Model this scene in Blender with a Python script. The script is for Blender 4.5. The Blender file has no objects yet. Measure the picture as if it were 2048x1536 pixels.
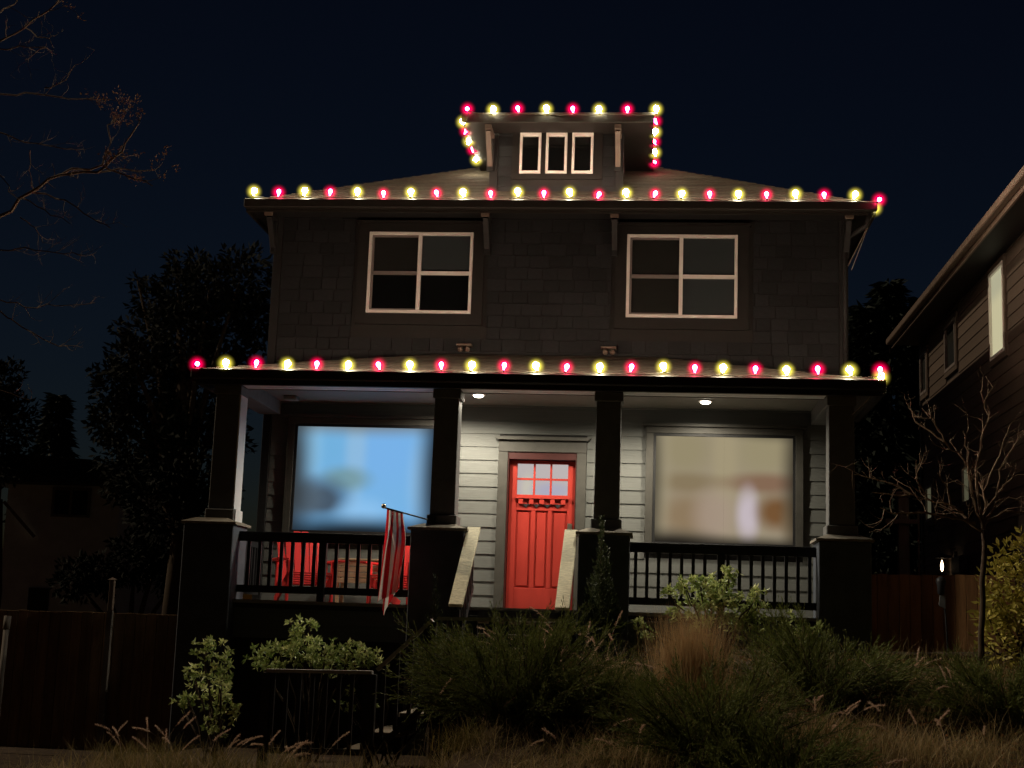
import bpy, math, random
import numpy as np
from mathutils import Matrix, Vector, Euler

random.seed(7)
rng = np.random.default_rng(7)
scn = bpy.context.scene
COL = scn.collection

# ------------------------------------------------------------------ camera
FPX = 2900.0                                   # focal length in pixels of a 2048 px wide frame
YAW, PITCH, ROLL = math.radians(-5.80), math.radians(9.62), math.radians(1.98)
CAM = Vector((1.536, -19.6, 1.6))
def cam_axes():
    fw = Vector((math.sin(YAW) * math.cos(PITCH), math.cos(YAW) * math.cos(PITCH), math.sin(PITCH)))
    rt = Vector((math.cos(YAW), -math.sin(YAW), 0))
    up = rt.cross(fw)
    c, s = math.cos(ROLL), math.sin(ROLL)
    return c * rt + s * up, -s * rt + c * up, fw
RT, UP, FW = cam_axes()
cd = bpy.data.cameras.new('camera')
cd.sensor_width = 36.0
cd.lens = FPX / 2048 * 36.0
cd.clip_start, cd.clip_end = 0.1, 2000
cam = bpy.data.objects.new('camera', cd)
COL.objects.link(cam)
cam.matrix_world = Matrix.Translation(CAM) @ Matrix((RT, UP, -FW)).transposed().to_4x4()
scn.camera = cam

def at(x, y, Y):
    """point of the vertical plane at depth Y that shows at photo pixel (x, y)"""
    d = RT * ((x - 1024) / FPX) + UP * ((768 - y) / FPX) + FW
    return CAM + d * ((Y - CAM.y) / d.y)
def atx(x, y, X):
    d = RT * ((x - 1024) / FPX) + UP * ((768 - y) / FPX) + FW
    return CAM + d * ((X - CAM.x) / d.x)

# ------------------------------------------------------------------ world, street light stand-in, exposure
STREET_EL, STREET_AZ = 33.0, 91.0                  # sun lamp standing in for an unseen street light on the left
w = bpy.data.worlds.new('World')
scn.world = w
w.use_nodes = True
nt = w.node_tree
bgn = nt.nodes['Background']
sky = nt.nodes.new('ShaderNodeTexSky')
sky.sky_type = 'NISHITA'
sky.sun_disc = False
sky.sun_elevation = math.radians(-3.0)
sky.sun_rotation = math.radians(-10)
sky.air_density, sky.dust_density, sky.ozone_density = 1.0, 0.3, 3.0
tint = nt.nodes.new('ShaderNodeMix')
tint.data_type = 'RGBA'
tint.blend_type = 'MULTIPLY'
tint.inputs[0].default_value = 1.0
tint.inputs[7].default_value = (1.18, 1.36, 1.08, 1)
nt.links.new(sky.outputs[0], tint.inputs[6])
nt.links.new(tint.outputs[2], bgn.inputs[0])
SKY_STRENGTH = 0.040
bgn.inputs[1].default_value = SKY_STRENGTH

sd = bpy.data.lights.new('street_sun', 'SUN')
sd.energy = 1.15
sd.angle = math.radians(0.6)
sd.color = (1.0, 0.80, 0.55)
street_sun = bpy.data.objects.new('street_sun', sd)
COL.objects.link(street_sun)
_d = Vector((math.sin(math.radians(STREET_AZ)) * math.cos(math.radians(STREET_EL)),
             math.cos(math.radians(STREET_AZ)) * math.cos(math.radians(STREET_EL)), -math.sin(math.radians(STREET_EL))))
street_sun.rotation_euler = _d.to_track_quat('-Z', 'Y').to_euler()

scn.view_settings.view_transform = 'Standard'
scn.view_settings.look = 'None'
scn.view_settings.exposure = 0.0
scn.view_settings.gamma = 1.0
scn.view_settings.use_curve_mapping = False
scn.render.engine = 'CYCLES'
cy = scn.cycles
cy.use_denoising = True
try: cy.denoiser = 'OPENIMAGEDENOISE'
except Exception: pass
cy.max_bounces = 5
cy.diffuse_bounces = 3
cy.glossy_bounces = 3
cy.transparent_max_bounces = 12
cy.sample_clamp_indirect = 3.0
cy.use_light_tree = True
cy.caustics_reflective = False
cy.caustics_refractive = False

# brightness of the lit things, in one place
WHITE_BULB, RED_BULB = 345.0, 150.0
CAN_WATTS = 165.0
WIN_LEFT, WIN_RIGHT = 0.63, 0.42

# ------------------------------------------------------------------ helpers
W = {}
def reg(o, parent=None):
    W[o.name] = Matrix.LocRotScale(o.location, o.rotation_euler, o.scale)
    if parent is not None:
        o.parent = parent
        o.matrix_parent_inverse = W[parent.name].inverted()
    return o
def tag(o, label=None, cat=None, group=None, kind=None):
    if label: o['label'] = label
    if cat: o['category'] = cat
    if group: o['group'] = group
    if kind: o['kind'] = kind
    return o
def thing(name, loc, label, cat, group=None):
    o = bpy.data.objects.new(name, None)
    o.empty_display_size = 0.2
    COL.objects.link(o)
    o.location = loc
    reg(o)
    return tag(o, label, cat, group)
def put(mesh, name, parent=None, loc=(0, 0, 0), rot=(0, 0, 0), scale=(1, 1, 1)):
    o = bpy.data.objects.new(name, mesh)
    COL.objects.link(o)
    o.location, o.rotation_euler, o.scale = loc, rot, scale
    return reg(o, parent)

class MB:
    def __init__(s): s.v, s.f = [], []
    def quadbox(s, c):
        n = len(s.v); s.v += [tuple(p) for p in c]
        for q in ((0, 3, 2, 1), (4, 5, 6, 7), (0, 1, 5, 4), (1, 2, 6, 5), (2, 3, 7, 6), (3, 0, 4, 7)):
            s.f.append(tuple(n + i for i in q))
        return s
    def box(s, x0, x1, y0, y1, z0, z1):
        return s.quadbox([(x0, y0, z0), (x1, y0, z0), (x1, y1, z0), (x0, y1, z0), (x0, y0, z1), (x1, y0, z1), (x1, y1, z1), (x0, y1, z1)])
    def frustum(s, cx, cy, hx0, hy0, z0, hx1, hy1, z1):
        c = []
        for hx, hy, z in ((hx0, hy0, z0), (hx1, hy1, z1)):
            c += [(cx - hx, cy - hy, z), (cx + hx, cy - hy, z), (cx + hx, cy + hy, z), (cx - hx, cy + hy, z)]
        return s.quadbox(c)
    def bar(s, a, b, w, h, up=(0, 0, 1)):
        """box beam from a to b, w across, h along up"""
        a, b, up = Vector(a), Vector(b), Vector(up)
        d = (b - a).normalized(); sd_ = d.cross(up).normalized(); u = sd_.cross(d)
        c = []
        for q in (-h / 2, h / 2):
            for p, t in ((a, -1), (a, 1), (b, 1), (b, -1)):
                c.append(p + sd_ * (t * w / 2) + u * q)
        return s.quadbox(c)
    def tube(s, pts, rad, n=6, cap=True):
        pts = [Vector(p) for p in pts]
        if not hasattr(rad, '__len__'): rad = [rad] * len(pts)
        base = len(s.v); ref = Vector((0.13, 0.27, 0.95))
        for i, p in enumerate(pts):
            t = (pts[min(i + 1, len(pts) - 1)] - pts[max(i - 1, 0)]).normalized()
            a = t.cross(ref)
            if a.length < 1e-3: a = t.cross(Vector((1, 0, 0)))
            a.normalize(); b = t.cross(a)
            for k in range(n):
                an = 2 * math.pi * k / n
                s.v.append(tuple(p + (a * math.cos(an) + b * math.sin(an)) * rad[i]))
        for i in range(len(pts) - 1):
            for k in range(n):
                k2 = (k + 1) % n
                s.f.append((base + i * n + k, base + i * n + k2, base + (i + 1) * n + k2, base + (i + 1) * n + k))
        if cap:
            s.f.append(tuple(base + k for k in range(n))[::-1])
            s.f.append(tuple(base + (len(pts) - 1) * n + k for k in range(n)))
        return s
    def lathe(s, prof, c=(0, 0, 0), n=12):
        base = len(s.v)
        for r, z in prof:
            for k in range(n):
                a = 2 * math.pi * k / n
                s.v.append((c[0] + r * math.cos(a), c[1] + r * math.sin(a), c[2] + z))
        for i in range(len(prof) - 1):
            for k in range(n):
                k2 = (k + 1) % n
                s.f.append((base + i * n + k, base + i * n + k2, base + (i + 1) * n + k2, base + (i + 1) * n + k))
        s.f.append(tuple(base + k for k in range(n))[::-1])
        s.f.append(tuple(base + (len(prof) - 1) * n + k for k in range(n)))
        return s
    def prism(s, poly, axis, a, b):
        """extrude a 2D polygon along axis 'x' or 'y' or 'z' from a to b"""
        n = len(s.v); m = len(poly)
        for t in (a, b):
            for p, q in poly:
                s.v.append((t, p, q) if axis == 'x' else (p, t, q) if axis == 'y' else (p, q, t))
        s.f.append(tuple(range(n, n + m))); s.f.append(tuple(range(n + 2 * m - 1, n + m - 1, -1)))
        for i in range(m):
            j = (i + 1) % m
            s.f.append((n + i, n + m + i, n + m + j, n + j))
        return s
    def mesh(s, name, mat, smooth=False, bevel=0):
        me = bpy.data.meshes.new(name)
        me.from_pydata([tuple(v) for v in s.v], [], s.f)
        import bmesh
        bm = bmesh.new(); bm.from_mesh(me)
        bmesh.ops.recalc_face_normals(bm, faces=bm.faces)
        if bevel:
            bmesh.ops.bevel(bm, geom=[e for e in bm.edges], offset=bevel, segments=1, affect='EDGES', profile=0.5)
        bm.to_mesh(me); bm.free()
        if smooth: me.polygons.foreach_set('use_smooth', [True] * len(me.polygons))
        me.materials.append(mat)
        return me
    def build(s, name, mat, parent=None, smooth=False, bevel=0):
        return put(s.mesh(name, mat, smooth, bevel), name, parent)

def npmesh(name, V, F, mat, tintv=None, smooth=False):
    """V (n,3), F (m,k) arrays -> mesh; tintv: one value per face"""
    me = bpy.data.meshes.new(name)
    m, k = F.shape
    me.vertices.add(len(V)); me.vertices.foreach_set('co', np.ascontiguousarray(V, dtype=np.float32).ravel())
    me.loops.add(m * k); me.loops.foreach_set('vertex_index', np.ascontiguousarray(F, dtype=np.int32).ravel())
    me.polygons.add(m)
    me.polygons.foreach_set('loop_start', np.arange(0, m * k, k, dtype=np.int32))
    me.polygons.foreach_set('loop_total', np.full(m, k, dtype=np.int32))
    if smooth: me.polygons.foreach_set('use_smooth', np.ones(m, dtype=bool))
    if tintv is not None:
        at_ = me.attributes.new('tint', 'FLOAT', 'FACE'); at_.data.foreach_set('value', np.asarray(tintv, dtype=np.float32))
    me.update(calc_edges=True); me.validate()
    me.materials.append(mat)
    return me
def unit(a): return a / np.maximum(np.linalg.norm(a, axis=-1, keepdims=True), 1e-9)
def leaves(P, D, L, Wd, fold=0.25, roll=None):
    """diamond leaves: base P, direction D, length L, width Wd -> V, F"""
    n = len(P); D = unit(D)
    R_ = rng.normal(size=(n, 3)) if roll is None else roll
    S = unit(np.cross(D, R_)); N = np.cross(S, D)
    L = np.broadcast_to(L, (n,))[:, None]; Wd = np.broadcast_to(Wd, (n,))[:, None]
    a = P; b = P + D * L * 0.45 + S * Wd / 2 + N * Wd * fold; c = P + D * L; d = P + D * L * 0.45 - S * Wd / 2 + N * Wd * fold
    V = np.stack([a, b, c, d], 1).reshape(-1, 3)
    return V, np.arange(4 * n).reshape(n, 4)
def blades(P, az, L, lean, curl, wd, seg=4):
    """grass blades bending outward; az azimuth, lean start angle from vertical, curl added angle along length"""
    n = len(P); t = np.linspace(0, 1, seg + 1)
    ang = lean[:, None] + curl[:, None] * t[None, :] ** 1.3
    ds = L[:, None] / seg
    hor = np.concatenate([np.zeros((n, 1)), np.cumsum(np.sin(ang[:, :-1]) * ds, 1)], 1)
    ver = np.concatenate([np.zeros((n, 1)), np.cumsum(np.cos(ang[:, :-1]) * ds, 1)], 1)
    ca, sa = np.cos(az)[:, None], np.sin(az)[:, None]
    C_ = np.stack([P[:, 0:1] + hor * ca, P[:, 1:2] + hor * sa, P[:, 2:3] + ver], -1)
    tw = rng.uniform(-0.9, 0.9, n)
    S = np.stack([-np.sin(az + tw), np.cos(az + tw), np.zeros(n)], -1)[:, None, :]
    wt = (wd[:, None] * (1 - 0.92 * t[None, :] ** 1.5))[..., None] / 2
    V = np.stack([C_ - S * wt, C_ + S * wt], 2).reshape(n, -1, 3)
    i = np.arange(seg)
    f = np.stack([2 * i, 2 * i + 1, 2 * i + 3, 2 * i + 2], -1)
    F = (f[None] + (np.arange(n) * 2 * (seg + 1))[:, None, None]).reshape(-1, 4)
    return V.reshape(-1, 3), F, C_
def join(parts):
    Vs, Fs, o = [], [], 0
    for V, F in parts:
        Vs.append(V); Fs.append(F + o); o += len(V)
    return np.concatenate(Vs), np.concatenate(Fs)

# ------------------------------------------------------------------ materials
def nodes_of(name):
    m = bpy.data.materials.new(name); m.use_nodes = True
    n = m.node_tree.nodes; return m, n, m.node_tree.links, n['Principled BSDF']
def paint(name, col, rough=0.6, var=0.25, scale=6.0, grain=None, bump=0.15, objvar=0.0, spec=0.3, metallic=0.0):
    """painted / natural surface: base colour broken up by noise, optional stretched grain, fine relief"""
    m, n, l, p = nodes_of(name)
    tc = n.new('ShaderNodeTexCoord'); mp = n.new('ShaderNodeMapping')
    l.new(tc.outputs['Object'], mp.inputs[0])
    if grain: mp.inputs['Scale'].default_value = grain
    nz = n.new('ShaderNodeTexNoise'); nz.inputs['Scale'].default_value = scale; nz.inputs['Detail'].default_value = 6; nz.inputs['Roughness'].default_value = 0.65
    l.new(mp.outputs[0], nz.inputs[0])
    rp = n.new('ShaderNodeMapRange'); rp.inputs['From Min'].default_value = 0.25; rp.inputs['From Max'].default_value = 0.75
    rp.inputs['To Min'].default_value = 1 - var; rp.inputs['To Max'].default_value = 1 + var
    l.new(nz.outputs[0], rp.inputs[0])
    fac = rp.outputs[0]
    if objvar:
        oi = n.new('ShaderNodeObjectInfo'); r2 = n.new('ShaderNodeMapRange')
        r2.inputs['To Min'].default_value = 1 - objvar; r2.inputs['To Max'].default_value = 1 + objvar
        l.new(oi.outputs['Random'], r2.inputs[0])
        mu = n.new('ShaderNodeMath'); mu.operation = 'MULTIPLY'; l.new(fac, mu.inputs[0]); l.new(r2.outputs[0], mu.inputs[1]); fac = mu.outputs[0]
    mx = n.new('ShaderNodeVectorMath'); mx.operation = 'SCALE'; mx.inputs[0].default_value = col[:3]
    l.new(fac, mx.inputs['Scale']); l.new(mx.outputs[0], p.inputs['Base Color'])
    p.inputs['Roughness'].default_value = rough; p.inputs['Specular IOR Level'].default_value = spec; p.inputs['Metallic'].default_value = metallic
    if bump:
        b = n.new('ShaderNodeBump'); b.inputs['Strength'].default_value = bump; b.inputs['Distance'].default_value = 0.01
        l.new(nz.outputs[0], b.inputs['Height']); l.new(b.outputs[0], p.inputs['Normal'])
    return m
def foliage(name, c1, c2, rough=0.55, trans=0.25):
    m, n, l, p = nodes_of(name)
    a = n.new('ShaderNodeAttribute'); a.attribute_name = 'tint'
    mx = n.new('ShaderNodeMix'); mx.data_type = 'RGBA'
    l.new(a.outputs['Fac'], mx.inputs[0]); mx.inputs[6].default_value = (*c1, 1); mx.inputs[7].default_value = (*c2, 1)
    l.new(mx.outputs[2], p.inputs['Base Color']); p.inputs['Roughness'].default_value = rough; p.inputs['Specular IOR Level'].default_value = 0.25
    if trans:
        t = n.new('ShaderNodeBsdfTranslucent'); l.new(mx.outputs[2], t.inputs[0])
        ms = n.new('ShaderNodeMixShader'); ms.inputs[0].default_value = trans
        l.new(p.outputs[0], ms.inputs[1]); l.new(t.outputs[0], ms.inputs[2]); l.new(ms.outputs[0], n['Material Output'].inputs[0])
    return m
def emit(name, col, strength):
    m = bpy.data.materials.new(name); m.use_nodes = True
    n = m.node_tree.nodes; n.remove(n['Principled BSDF'])
    e = n.new('ShaderNodeEmission'); e.inputs[0].default_value = (*col, 1); e.inputs[1].default_value = strength
    m.node_tree.links.new(e.outputs[0], n['Material Output'].inputs[0]); return m
def bloom_halo(name, col, strength, R):
    """camera bloom around a bulb, built as a glowing volume thinning out to radius R"""
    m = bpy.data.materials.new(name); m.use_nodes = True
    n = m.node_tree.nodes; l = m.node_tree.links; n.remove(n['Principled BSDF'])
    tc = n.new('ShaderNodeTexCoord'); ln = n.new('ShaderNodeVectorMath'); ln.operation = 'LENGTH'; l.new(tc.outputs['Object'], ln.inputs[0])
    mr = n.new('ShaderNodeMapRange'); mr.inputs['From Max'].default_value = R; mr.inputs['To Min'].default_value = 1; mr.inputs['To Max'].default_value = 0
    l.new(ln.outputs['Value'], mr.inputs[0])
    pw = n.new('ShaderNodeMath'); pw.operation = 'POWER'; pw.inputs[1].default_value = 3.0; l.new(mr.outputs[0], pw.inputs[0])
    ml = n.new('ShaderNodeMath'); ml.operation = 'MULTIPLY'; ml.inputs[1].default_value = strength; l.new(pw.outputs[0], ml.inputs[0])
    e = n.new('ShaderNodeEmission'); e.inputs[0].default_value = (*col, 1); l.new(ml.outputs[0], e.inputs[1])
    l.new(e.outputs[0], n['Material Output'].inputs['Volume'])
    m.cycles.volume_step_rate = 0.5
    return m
def glass(name, tintc=(0.8, 0.85, 0.85), gloss=0.10):
    m = bpy.data.materials.new(name); m.use_nodes = True
    n = m.node_tree.nodes; l = m.node_tree.links; n.remove(n['Principled BSDF'])
    t = n.new('ShaderNodeBsdfTransparent'); t.inputs[0].default_value = (*tintc, 1)
    g = n.new('ShaderNodeBsdfGlossy'); g.inputs['Roughness'].default_value = 0.03
    x = n.new('ShaderNodeMixShader'); x.inputs[0].default_value = gloss
    l.new(t.outputs[0], x.inputs[1]); l.new(g.outputs[0], x.inputs[2]); l.new(x.outputs[0], n['Material Output'].inputs[0]); return m
def lit_pane(name, base, blobs, strength, half, soft=0.18):
    """pane of a lit room: soft colour patches painted into its glow (cx, cz, rx, rz, colour, amount) in the pane's own metres"""
    m = bpy.data.materials.new(name); m.use_nodes = True
    n = m.node_tree.nodes; l = m.node_tree.links; n.remove(n['Principled BSDF'])
    tc = n.new('ShaderNodeTexCoord')
    cur = n.new('ShaderNodeRGB').outputs[0]; cur.default_value = (*base, 1)
    for cx, cz, rx, rz, colr, amt in blobs:
        sb = n.new('ShaderNodeVectorMath'); sb.operation = 'SUBTRACT'; sb.inputs[1].default_value = (cx, 0, cz); l.new(tc.outputs['Object'], sb.inputs[0])
        ml = n.new('ShaderNodeVectorMath'); ml.operation = 'MULTIPLY'; ml.inputs[1].default_value = (1 / rx, 0, 1 / rz); l.new(sb.outputs[0], ml.inputs[0])
        ln = n.new('ShaderNodeVectorMath'); ln.operation = 'LENGTH'; l.new(ml.outputs[0], ln.inputs[0])
        mr = n.new('ShaderNodeMapRange'); mr.interpolation_type = 'SMOOTHSTEP'
        mr.inputs['From Min'].default_value = 0.25; mr.inputs['From Max'].default_value = 1.3
        mr.inputs['To Min'].default_value = amt; mr.inputs['To Max'].default_value = 0
        l.new(ln.outputs['Value'], mr.inputs[0])
        mx = n.new('ShaderNodeMix'); mx.data_type = 'RGBA'; l.new(mr.outputs[0], mx.inputs[0]); l.new(cur, mx.inputs[6]); mx.inputs[7].default_value = (*colr, 1)
        cur = mx.outputs[2]
    e = n.new('ShaderNodeEmission'); l.new(cur, e.inputs[0]); e.inputs[1].default_value = strength
    l.new(e.outputs[0], n['Material Output'].inputs[0]); return m

M = {}
M['shingle'] = paint('upper_shingle_paint', (0.0165, 0.0172, 0.0190), 0.75, 0.35, 5, (1.5, 1.5, 0.35), 0.5, 0.30)
M['wallcore'] = paint('wall_dark', (0.02, 0.018, 0.017), 0.8, 0.2, 4)
M['siding'] = paint('porch_siding_paint', (0.132, 0.134, 0.124), 0.55, 0.22, 9, (0.35, 1, 4.0), 0.35, 0.10)
M['skirt'] = paint('porch_skirt_paint', (0.10, 0.115, 0.125), 0.6, 0.25, 7, (0.35, 1, 4), 0.3, 0.08)
M['trim_black'] = paint('window_casing_paint', (0.016, 0.014, 0.013), 0.6, 0.25, 7)
M['trim_dark'] = paint('dark_trim_paint', (0.017, 0.0165, 0.017), 0.6, 0.25, 7)
M['casing'] = paint('door_casing_paint', (0.060, 0.056, 0.048), 0.55, 0.2, 8)
M['column'] = paint('column_paint', (0.15, 0.15, 0.15), 0.55, 0.2, 6)
M['pier'] = paint('pier_paint', (0.07, 0.08, 0.10), 0.65, 0.3, 5)
M['cap'] = paint('pier_cap_stone', (0.24, 0.21, 0.17), 0.8, 0.25, 12)
M['black'] = paint('black_railing_paint', (0.022, 0.022, 0.025), 0.5, 0.3, 8)
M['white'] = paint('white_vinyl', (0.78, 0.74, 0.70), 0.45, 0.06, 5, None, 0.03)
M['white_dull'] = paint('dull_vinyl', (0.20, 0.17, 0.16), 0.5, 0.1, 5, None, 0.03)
M['ceiling'] = paint('porch_ceiling_paint', (0.20, 0.19, 0.17), 0.6, 0.12, 5)
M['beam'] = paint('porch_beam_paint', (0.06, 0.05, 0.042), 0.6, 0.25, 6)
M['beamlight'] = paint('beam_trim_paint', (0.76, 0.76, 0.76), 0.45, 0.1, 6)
M['fascia'] = paint('fascia_paint', (0.022, 0.019, 0.016), 0.55, 0.3, 6)
M['roof'] = paint('asphalt_shingle', (0.040, 0.033, 0.024), 0.9, 0.45, 18, None, 0.6, 0.22)
M['red'] = paint('red_door_paint', (0.40, 0.040, 0.029), 0.33, 0.16, 4, (1, 1, 0.4), 0.08)
M['jamb'] = paint('dark_red_jamb_paint', (0.05, 0.010, 0.008), 0.5, 0.2, 4)
M['redchair'] = paint('red_chair_paint', (0.66, 0.035, 0.035), 0.4, 0.1, 5)
M['brass'] = paint('satin_nickel', (0.75, 0.68, 0.55), 0.3, 0.05, 5, None, 0, 0, 0.5, 1.0)
M['handrail'] = paint('weathered_rail_wood', (0.58, 0.53, 0.38), 0.75, 0.35, 14, (1.2, 3.5, 3.5), 0.6)
M['step'] = paint('step_wood', (0.20, 0.17, 0.13), 0.8, 0.35, 10, (0.4, 3, 3), 0.5)
M['floor'] = paint('porch_floor_paint', (0.22, 0.21, 0.19), 0.6, 0.2, 8)
M['cedar'] = paint('cedar_fence', (0.27, 0.135, 0.055), 0.8, 0.4, 5, (2.5, 2.5, 0.3), 0.5, 0.25)
M['cedar_dark'] = paint('old_plank_fence', (0.20, 0.125, 0.062), 0.85, 0.4, 5, (2.5, 2.5, 0.3), 0.5, 0.2)
M['nsiding'] = paint('neighbour_siding_paint', (0.105, 0.078, 0.062), 0.7, 0.3, 7, (1, 0.35, 4), 0.35, 0.22)
M['ngutter'] = paint('neighbour_gutter_paint', (0.15, 0.11, 0.085), 0.5, 0.15, 4)
M['dormer_trim'] = paint('dormer_trim_paint', (0.014, 0.012, 0.011), 0.6, 0.25, 6)
M['bracket'] = paint('bracket_paint', (0.11, 0.085, 0.068), 0.6, 0.25, 6)
M['lit_rail_top'] = paint('lit_rail_top_paint', (0.42, 0.42, 0.40), 0.6, 0.25, 8)  # pale tone stands in for light on top of the black railing
M['post'] = paint('grey_post_wood', (0.16, 0.14, 0.12), 0.8, 0.3, 6, (3, 3, 0.4), 0.4)
M['bark'] = paint('bare_bark', (0.21, 0.155, 0.11), 0.85, 0.4, 20, None, 0.5)
M['bark_dark'] = paint('dark_bark', (0.06, 0.042, 0.028), 0.9, 0.4, 14, None, 0.5)
M['wire'] = paint('green_wire', (0.06, 0.055, 0.04), 0.6, 0.1, 10, None, 0)
M['palewire'] = paint('pale_cord', (0.4, 0.34, 0.28), 0.6, 0.1, 10, None, 0)
M['crate'] = paint('pale_crate_wood', (0.50, 0.42, 0.26), 0.7, 0.3, 8, (0.5, 3, 3), 0.4, 0.2)
M['dim_house'] = paint('far_house_paint', (0.55, 0.60, 0.64), 0.8, 0.2, 3)
M['dark_glass'] = glass('clear_glass', (0.75, 0.78, 0.78), 0.09)
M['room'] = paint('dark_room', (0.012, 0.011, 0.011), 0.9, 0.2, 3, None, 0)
M['blind'] = paint('grey_blind', (0.16, 0.167, 0.178), 0.8, 0.08, 3, (0.3, 1, 30), 0.1)
M['screen'] = paint('brown_screen', (0.085, 0.072, 0.066), 0.9, 0.1, 3, None, 0)
M['white_core'] = emit('white_bulb_filament', (1.0, 0.90, 0.62), WHITE_BULB)
M['red_core'] = emit('red_bulb_filament', (1.0, 0.035, 0.12), RED_BULB)
M['white_bloom'] = bloom_halo('white_bulb_glow', (1.0, 0.84, 0.10), 52.0, 0.138)
M['red_bloom'] = bloom_halo('red_bulb_glow', (1.0, 0.0, 0.075), 60.0, 0.135)
M['can_lens'] = emit('downlight_lens', (1.0, 0.88, 0.70), 14.0)
M['doorpane'] = lit_pane('door_lite_pane', (0.52, 0.47, 0.46), [(-0.21, 3.5, 0.09, 0.25, (0.60, 0.56, 0.46), 0.8), (0.12, 3.5, 0.3, 0.12, (0.40, 0.40, 0.55), 0.7)], 0.95, None)
M['npane'] = lit_pane('neighbour_lit_pane', (0.74, 0.68, 0.42), [(6.5, 6.9, 2.0, 0.25, (0.55, 0.53, 0.36), 0.8)], 0.72, None)
M['npane_dim'] = emit('neighbour_dim_pane', (0.42, 0.40, 0.24), 0.17)
M['flame'] = emit('lantern_glow', (1.0, 0.72, 0.42), 9.0)

# ------------------------------------------------------------------ ground
def ss(a, b, x):
    t = np.clip((x - a) / (b - a), 0, 1); return t * t * (3 - 2 * t)
def hgt(X, Y):
    X, Y = np.asarray(X, float), np.asarray(Y, float)
    zl = 0.10 - 0.25 * ss(-3.6, -5.0, X) + 0.0 * Y
    zr = 1.50 - 1.30 * ss(-2.0, -8.5, Y) * 1.0
    zr = np.where(Y > -2, 1.50, 0.20 + 1.30 * np.clip((Y + 8.0) / 6.0, 0, 1) ** 1.05)
    x0 = 0.60 - 1.35 * ss(-4.75, -5.35, Y)
    wgt = ss(0.0, 0.85, X - x0)
    z = zl * (1 - wgt) + zr * wgt
    z = z * (1 - ss(-8.0, -10.0, Y)) + 0.0
    z = z + 0.035 * np.sin(X * 2.3 + 1.3 * Y) * np.cos(Y * 1.9) * wgt
    return z
gx = np.concatenate([np.linspace(-400, -10, 14)[:-1], np.linspace(-10, 10, 90), np.linspace(10, 400, 14)[1:]])
gy = np.concatenate([np.linspace(-60, -14, 8)[:-1], np.linspace(-14, 10, 100), np.linspace(10, 600, 14)[1:]])
GX, GY = np.meshgrid(gx, gy, indexing='ij')
V = np.stack([GX, GY, hgt(GX, GY)], -1).reshape(-1, 3)
ni, nj = len(gx), len(gy)
I, J = np.meshgrid(np.arange(ni - 1), np.arange(nj - 1), indexing='ij')
F = np.stack([I * nj + J, (I + 1) * nj + J, (I + 1) * nj + J + 1, I * nj + J + 1], -1).reshape(-1, 4)
M['soil'] = paint('mulch_soil', (0.065, 0.042, 0.025), 0.95, 0.6, 9, None, 1.0)
tag(put(npmesh('ground', V, F, M['soil'], smooth=True), 'ground'), kind='structure')

# ------------------------------------------------------------------ the house
FL = 1.86                       # porch floor
WX0, WX1 = -3.93, 4.10          # walls of the house
PY = -1.85                      # line of the porch columns
house = thing('house', (0, 4, 1.0), 'dark two storey house with lit front porch and red door', 'house')

# siding pieces -----------------------------------------------------
_um = {}
def board_unit(mat, key):
    """unit lap board: 1 long in x, 1 high in z, 1 thick at the bottom edge, thinner at the top"""
    if key not in _um:
        b = MB().prism([(0, 0), (-1, 0), (-0.97, 0.02), (-0.25, 1), (0, 1)], 'x', 0, 1)
        _um[key] = b.mesh(key, mat)
    return _um[key]
def cut(a, b, z0, z1, holes):
    seg = [(a, b)]
    for hx0, hx1, hz0, hz1 in holes:
        if z1 <= hz0 + 0.005 or z0 >= hz1 - 0.005: continue
        new = []
        for p, q in seg:
            if hx1 <= p or hx0 >= q: new.append((p, q)); continue
            if hx0 - p > 0.02: new.append((p, hx0))
            if q - hx1 > 0.02: new.append((hx1, q))
        seg = new
    return seg
def siding(parent, name, mesh, a, b, z0, z1, step, y, holes, pieces=None, plane='y', th=0.022):
    z = z0
    out = []
    row = 0
    while z < z1 - 0.03:
        h = min(step, z1 - z)
        if pieces:
            edges = [a]
            while edges[-1] < b - pieces[0]:
                edges.append(min(b, edges[-1] + random.uniform(*pieces)))
            edges[-1] = b
            spans = list(zip(edges[:-1], edges[1:]))
        else:
            spans = [(a, b)]
        for p, q in spans:
            for s0, s1 in cut(p, q, z, z + h, holes):
                g = 0.006 if pieces else 0.0015
                L = s1 - s0 - 2 * g
                dz = random.uniform(-0.006, 0.006) if pieces else 0
                if plane == 'y':
                    o = put(mesh, name, parent, (s0 + g, y, z + dz), (0, 0, 0), (L, th * random.uniform(0.9, 1.15), h + 0.012))
                else:       # facade looking towards -x, length along y
                    o = put(mesh, name, parent, (y, s1 - g, z + dz), (0, 0, -math.pi / 2), (L, th, h + 0.012))
                out.append(o)
        z += step; row += 1
    return out

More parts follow.
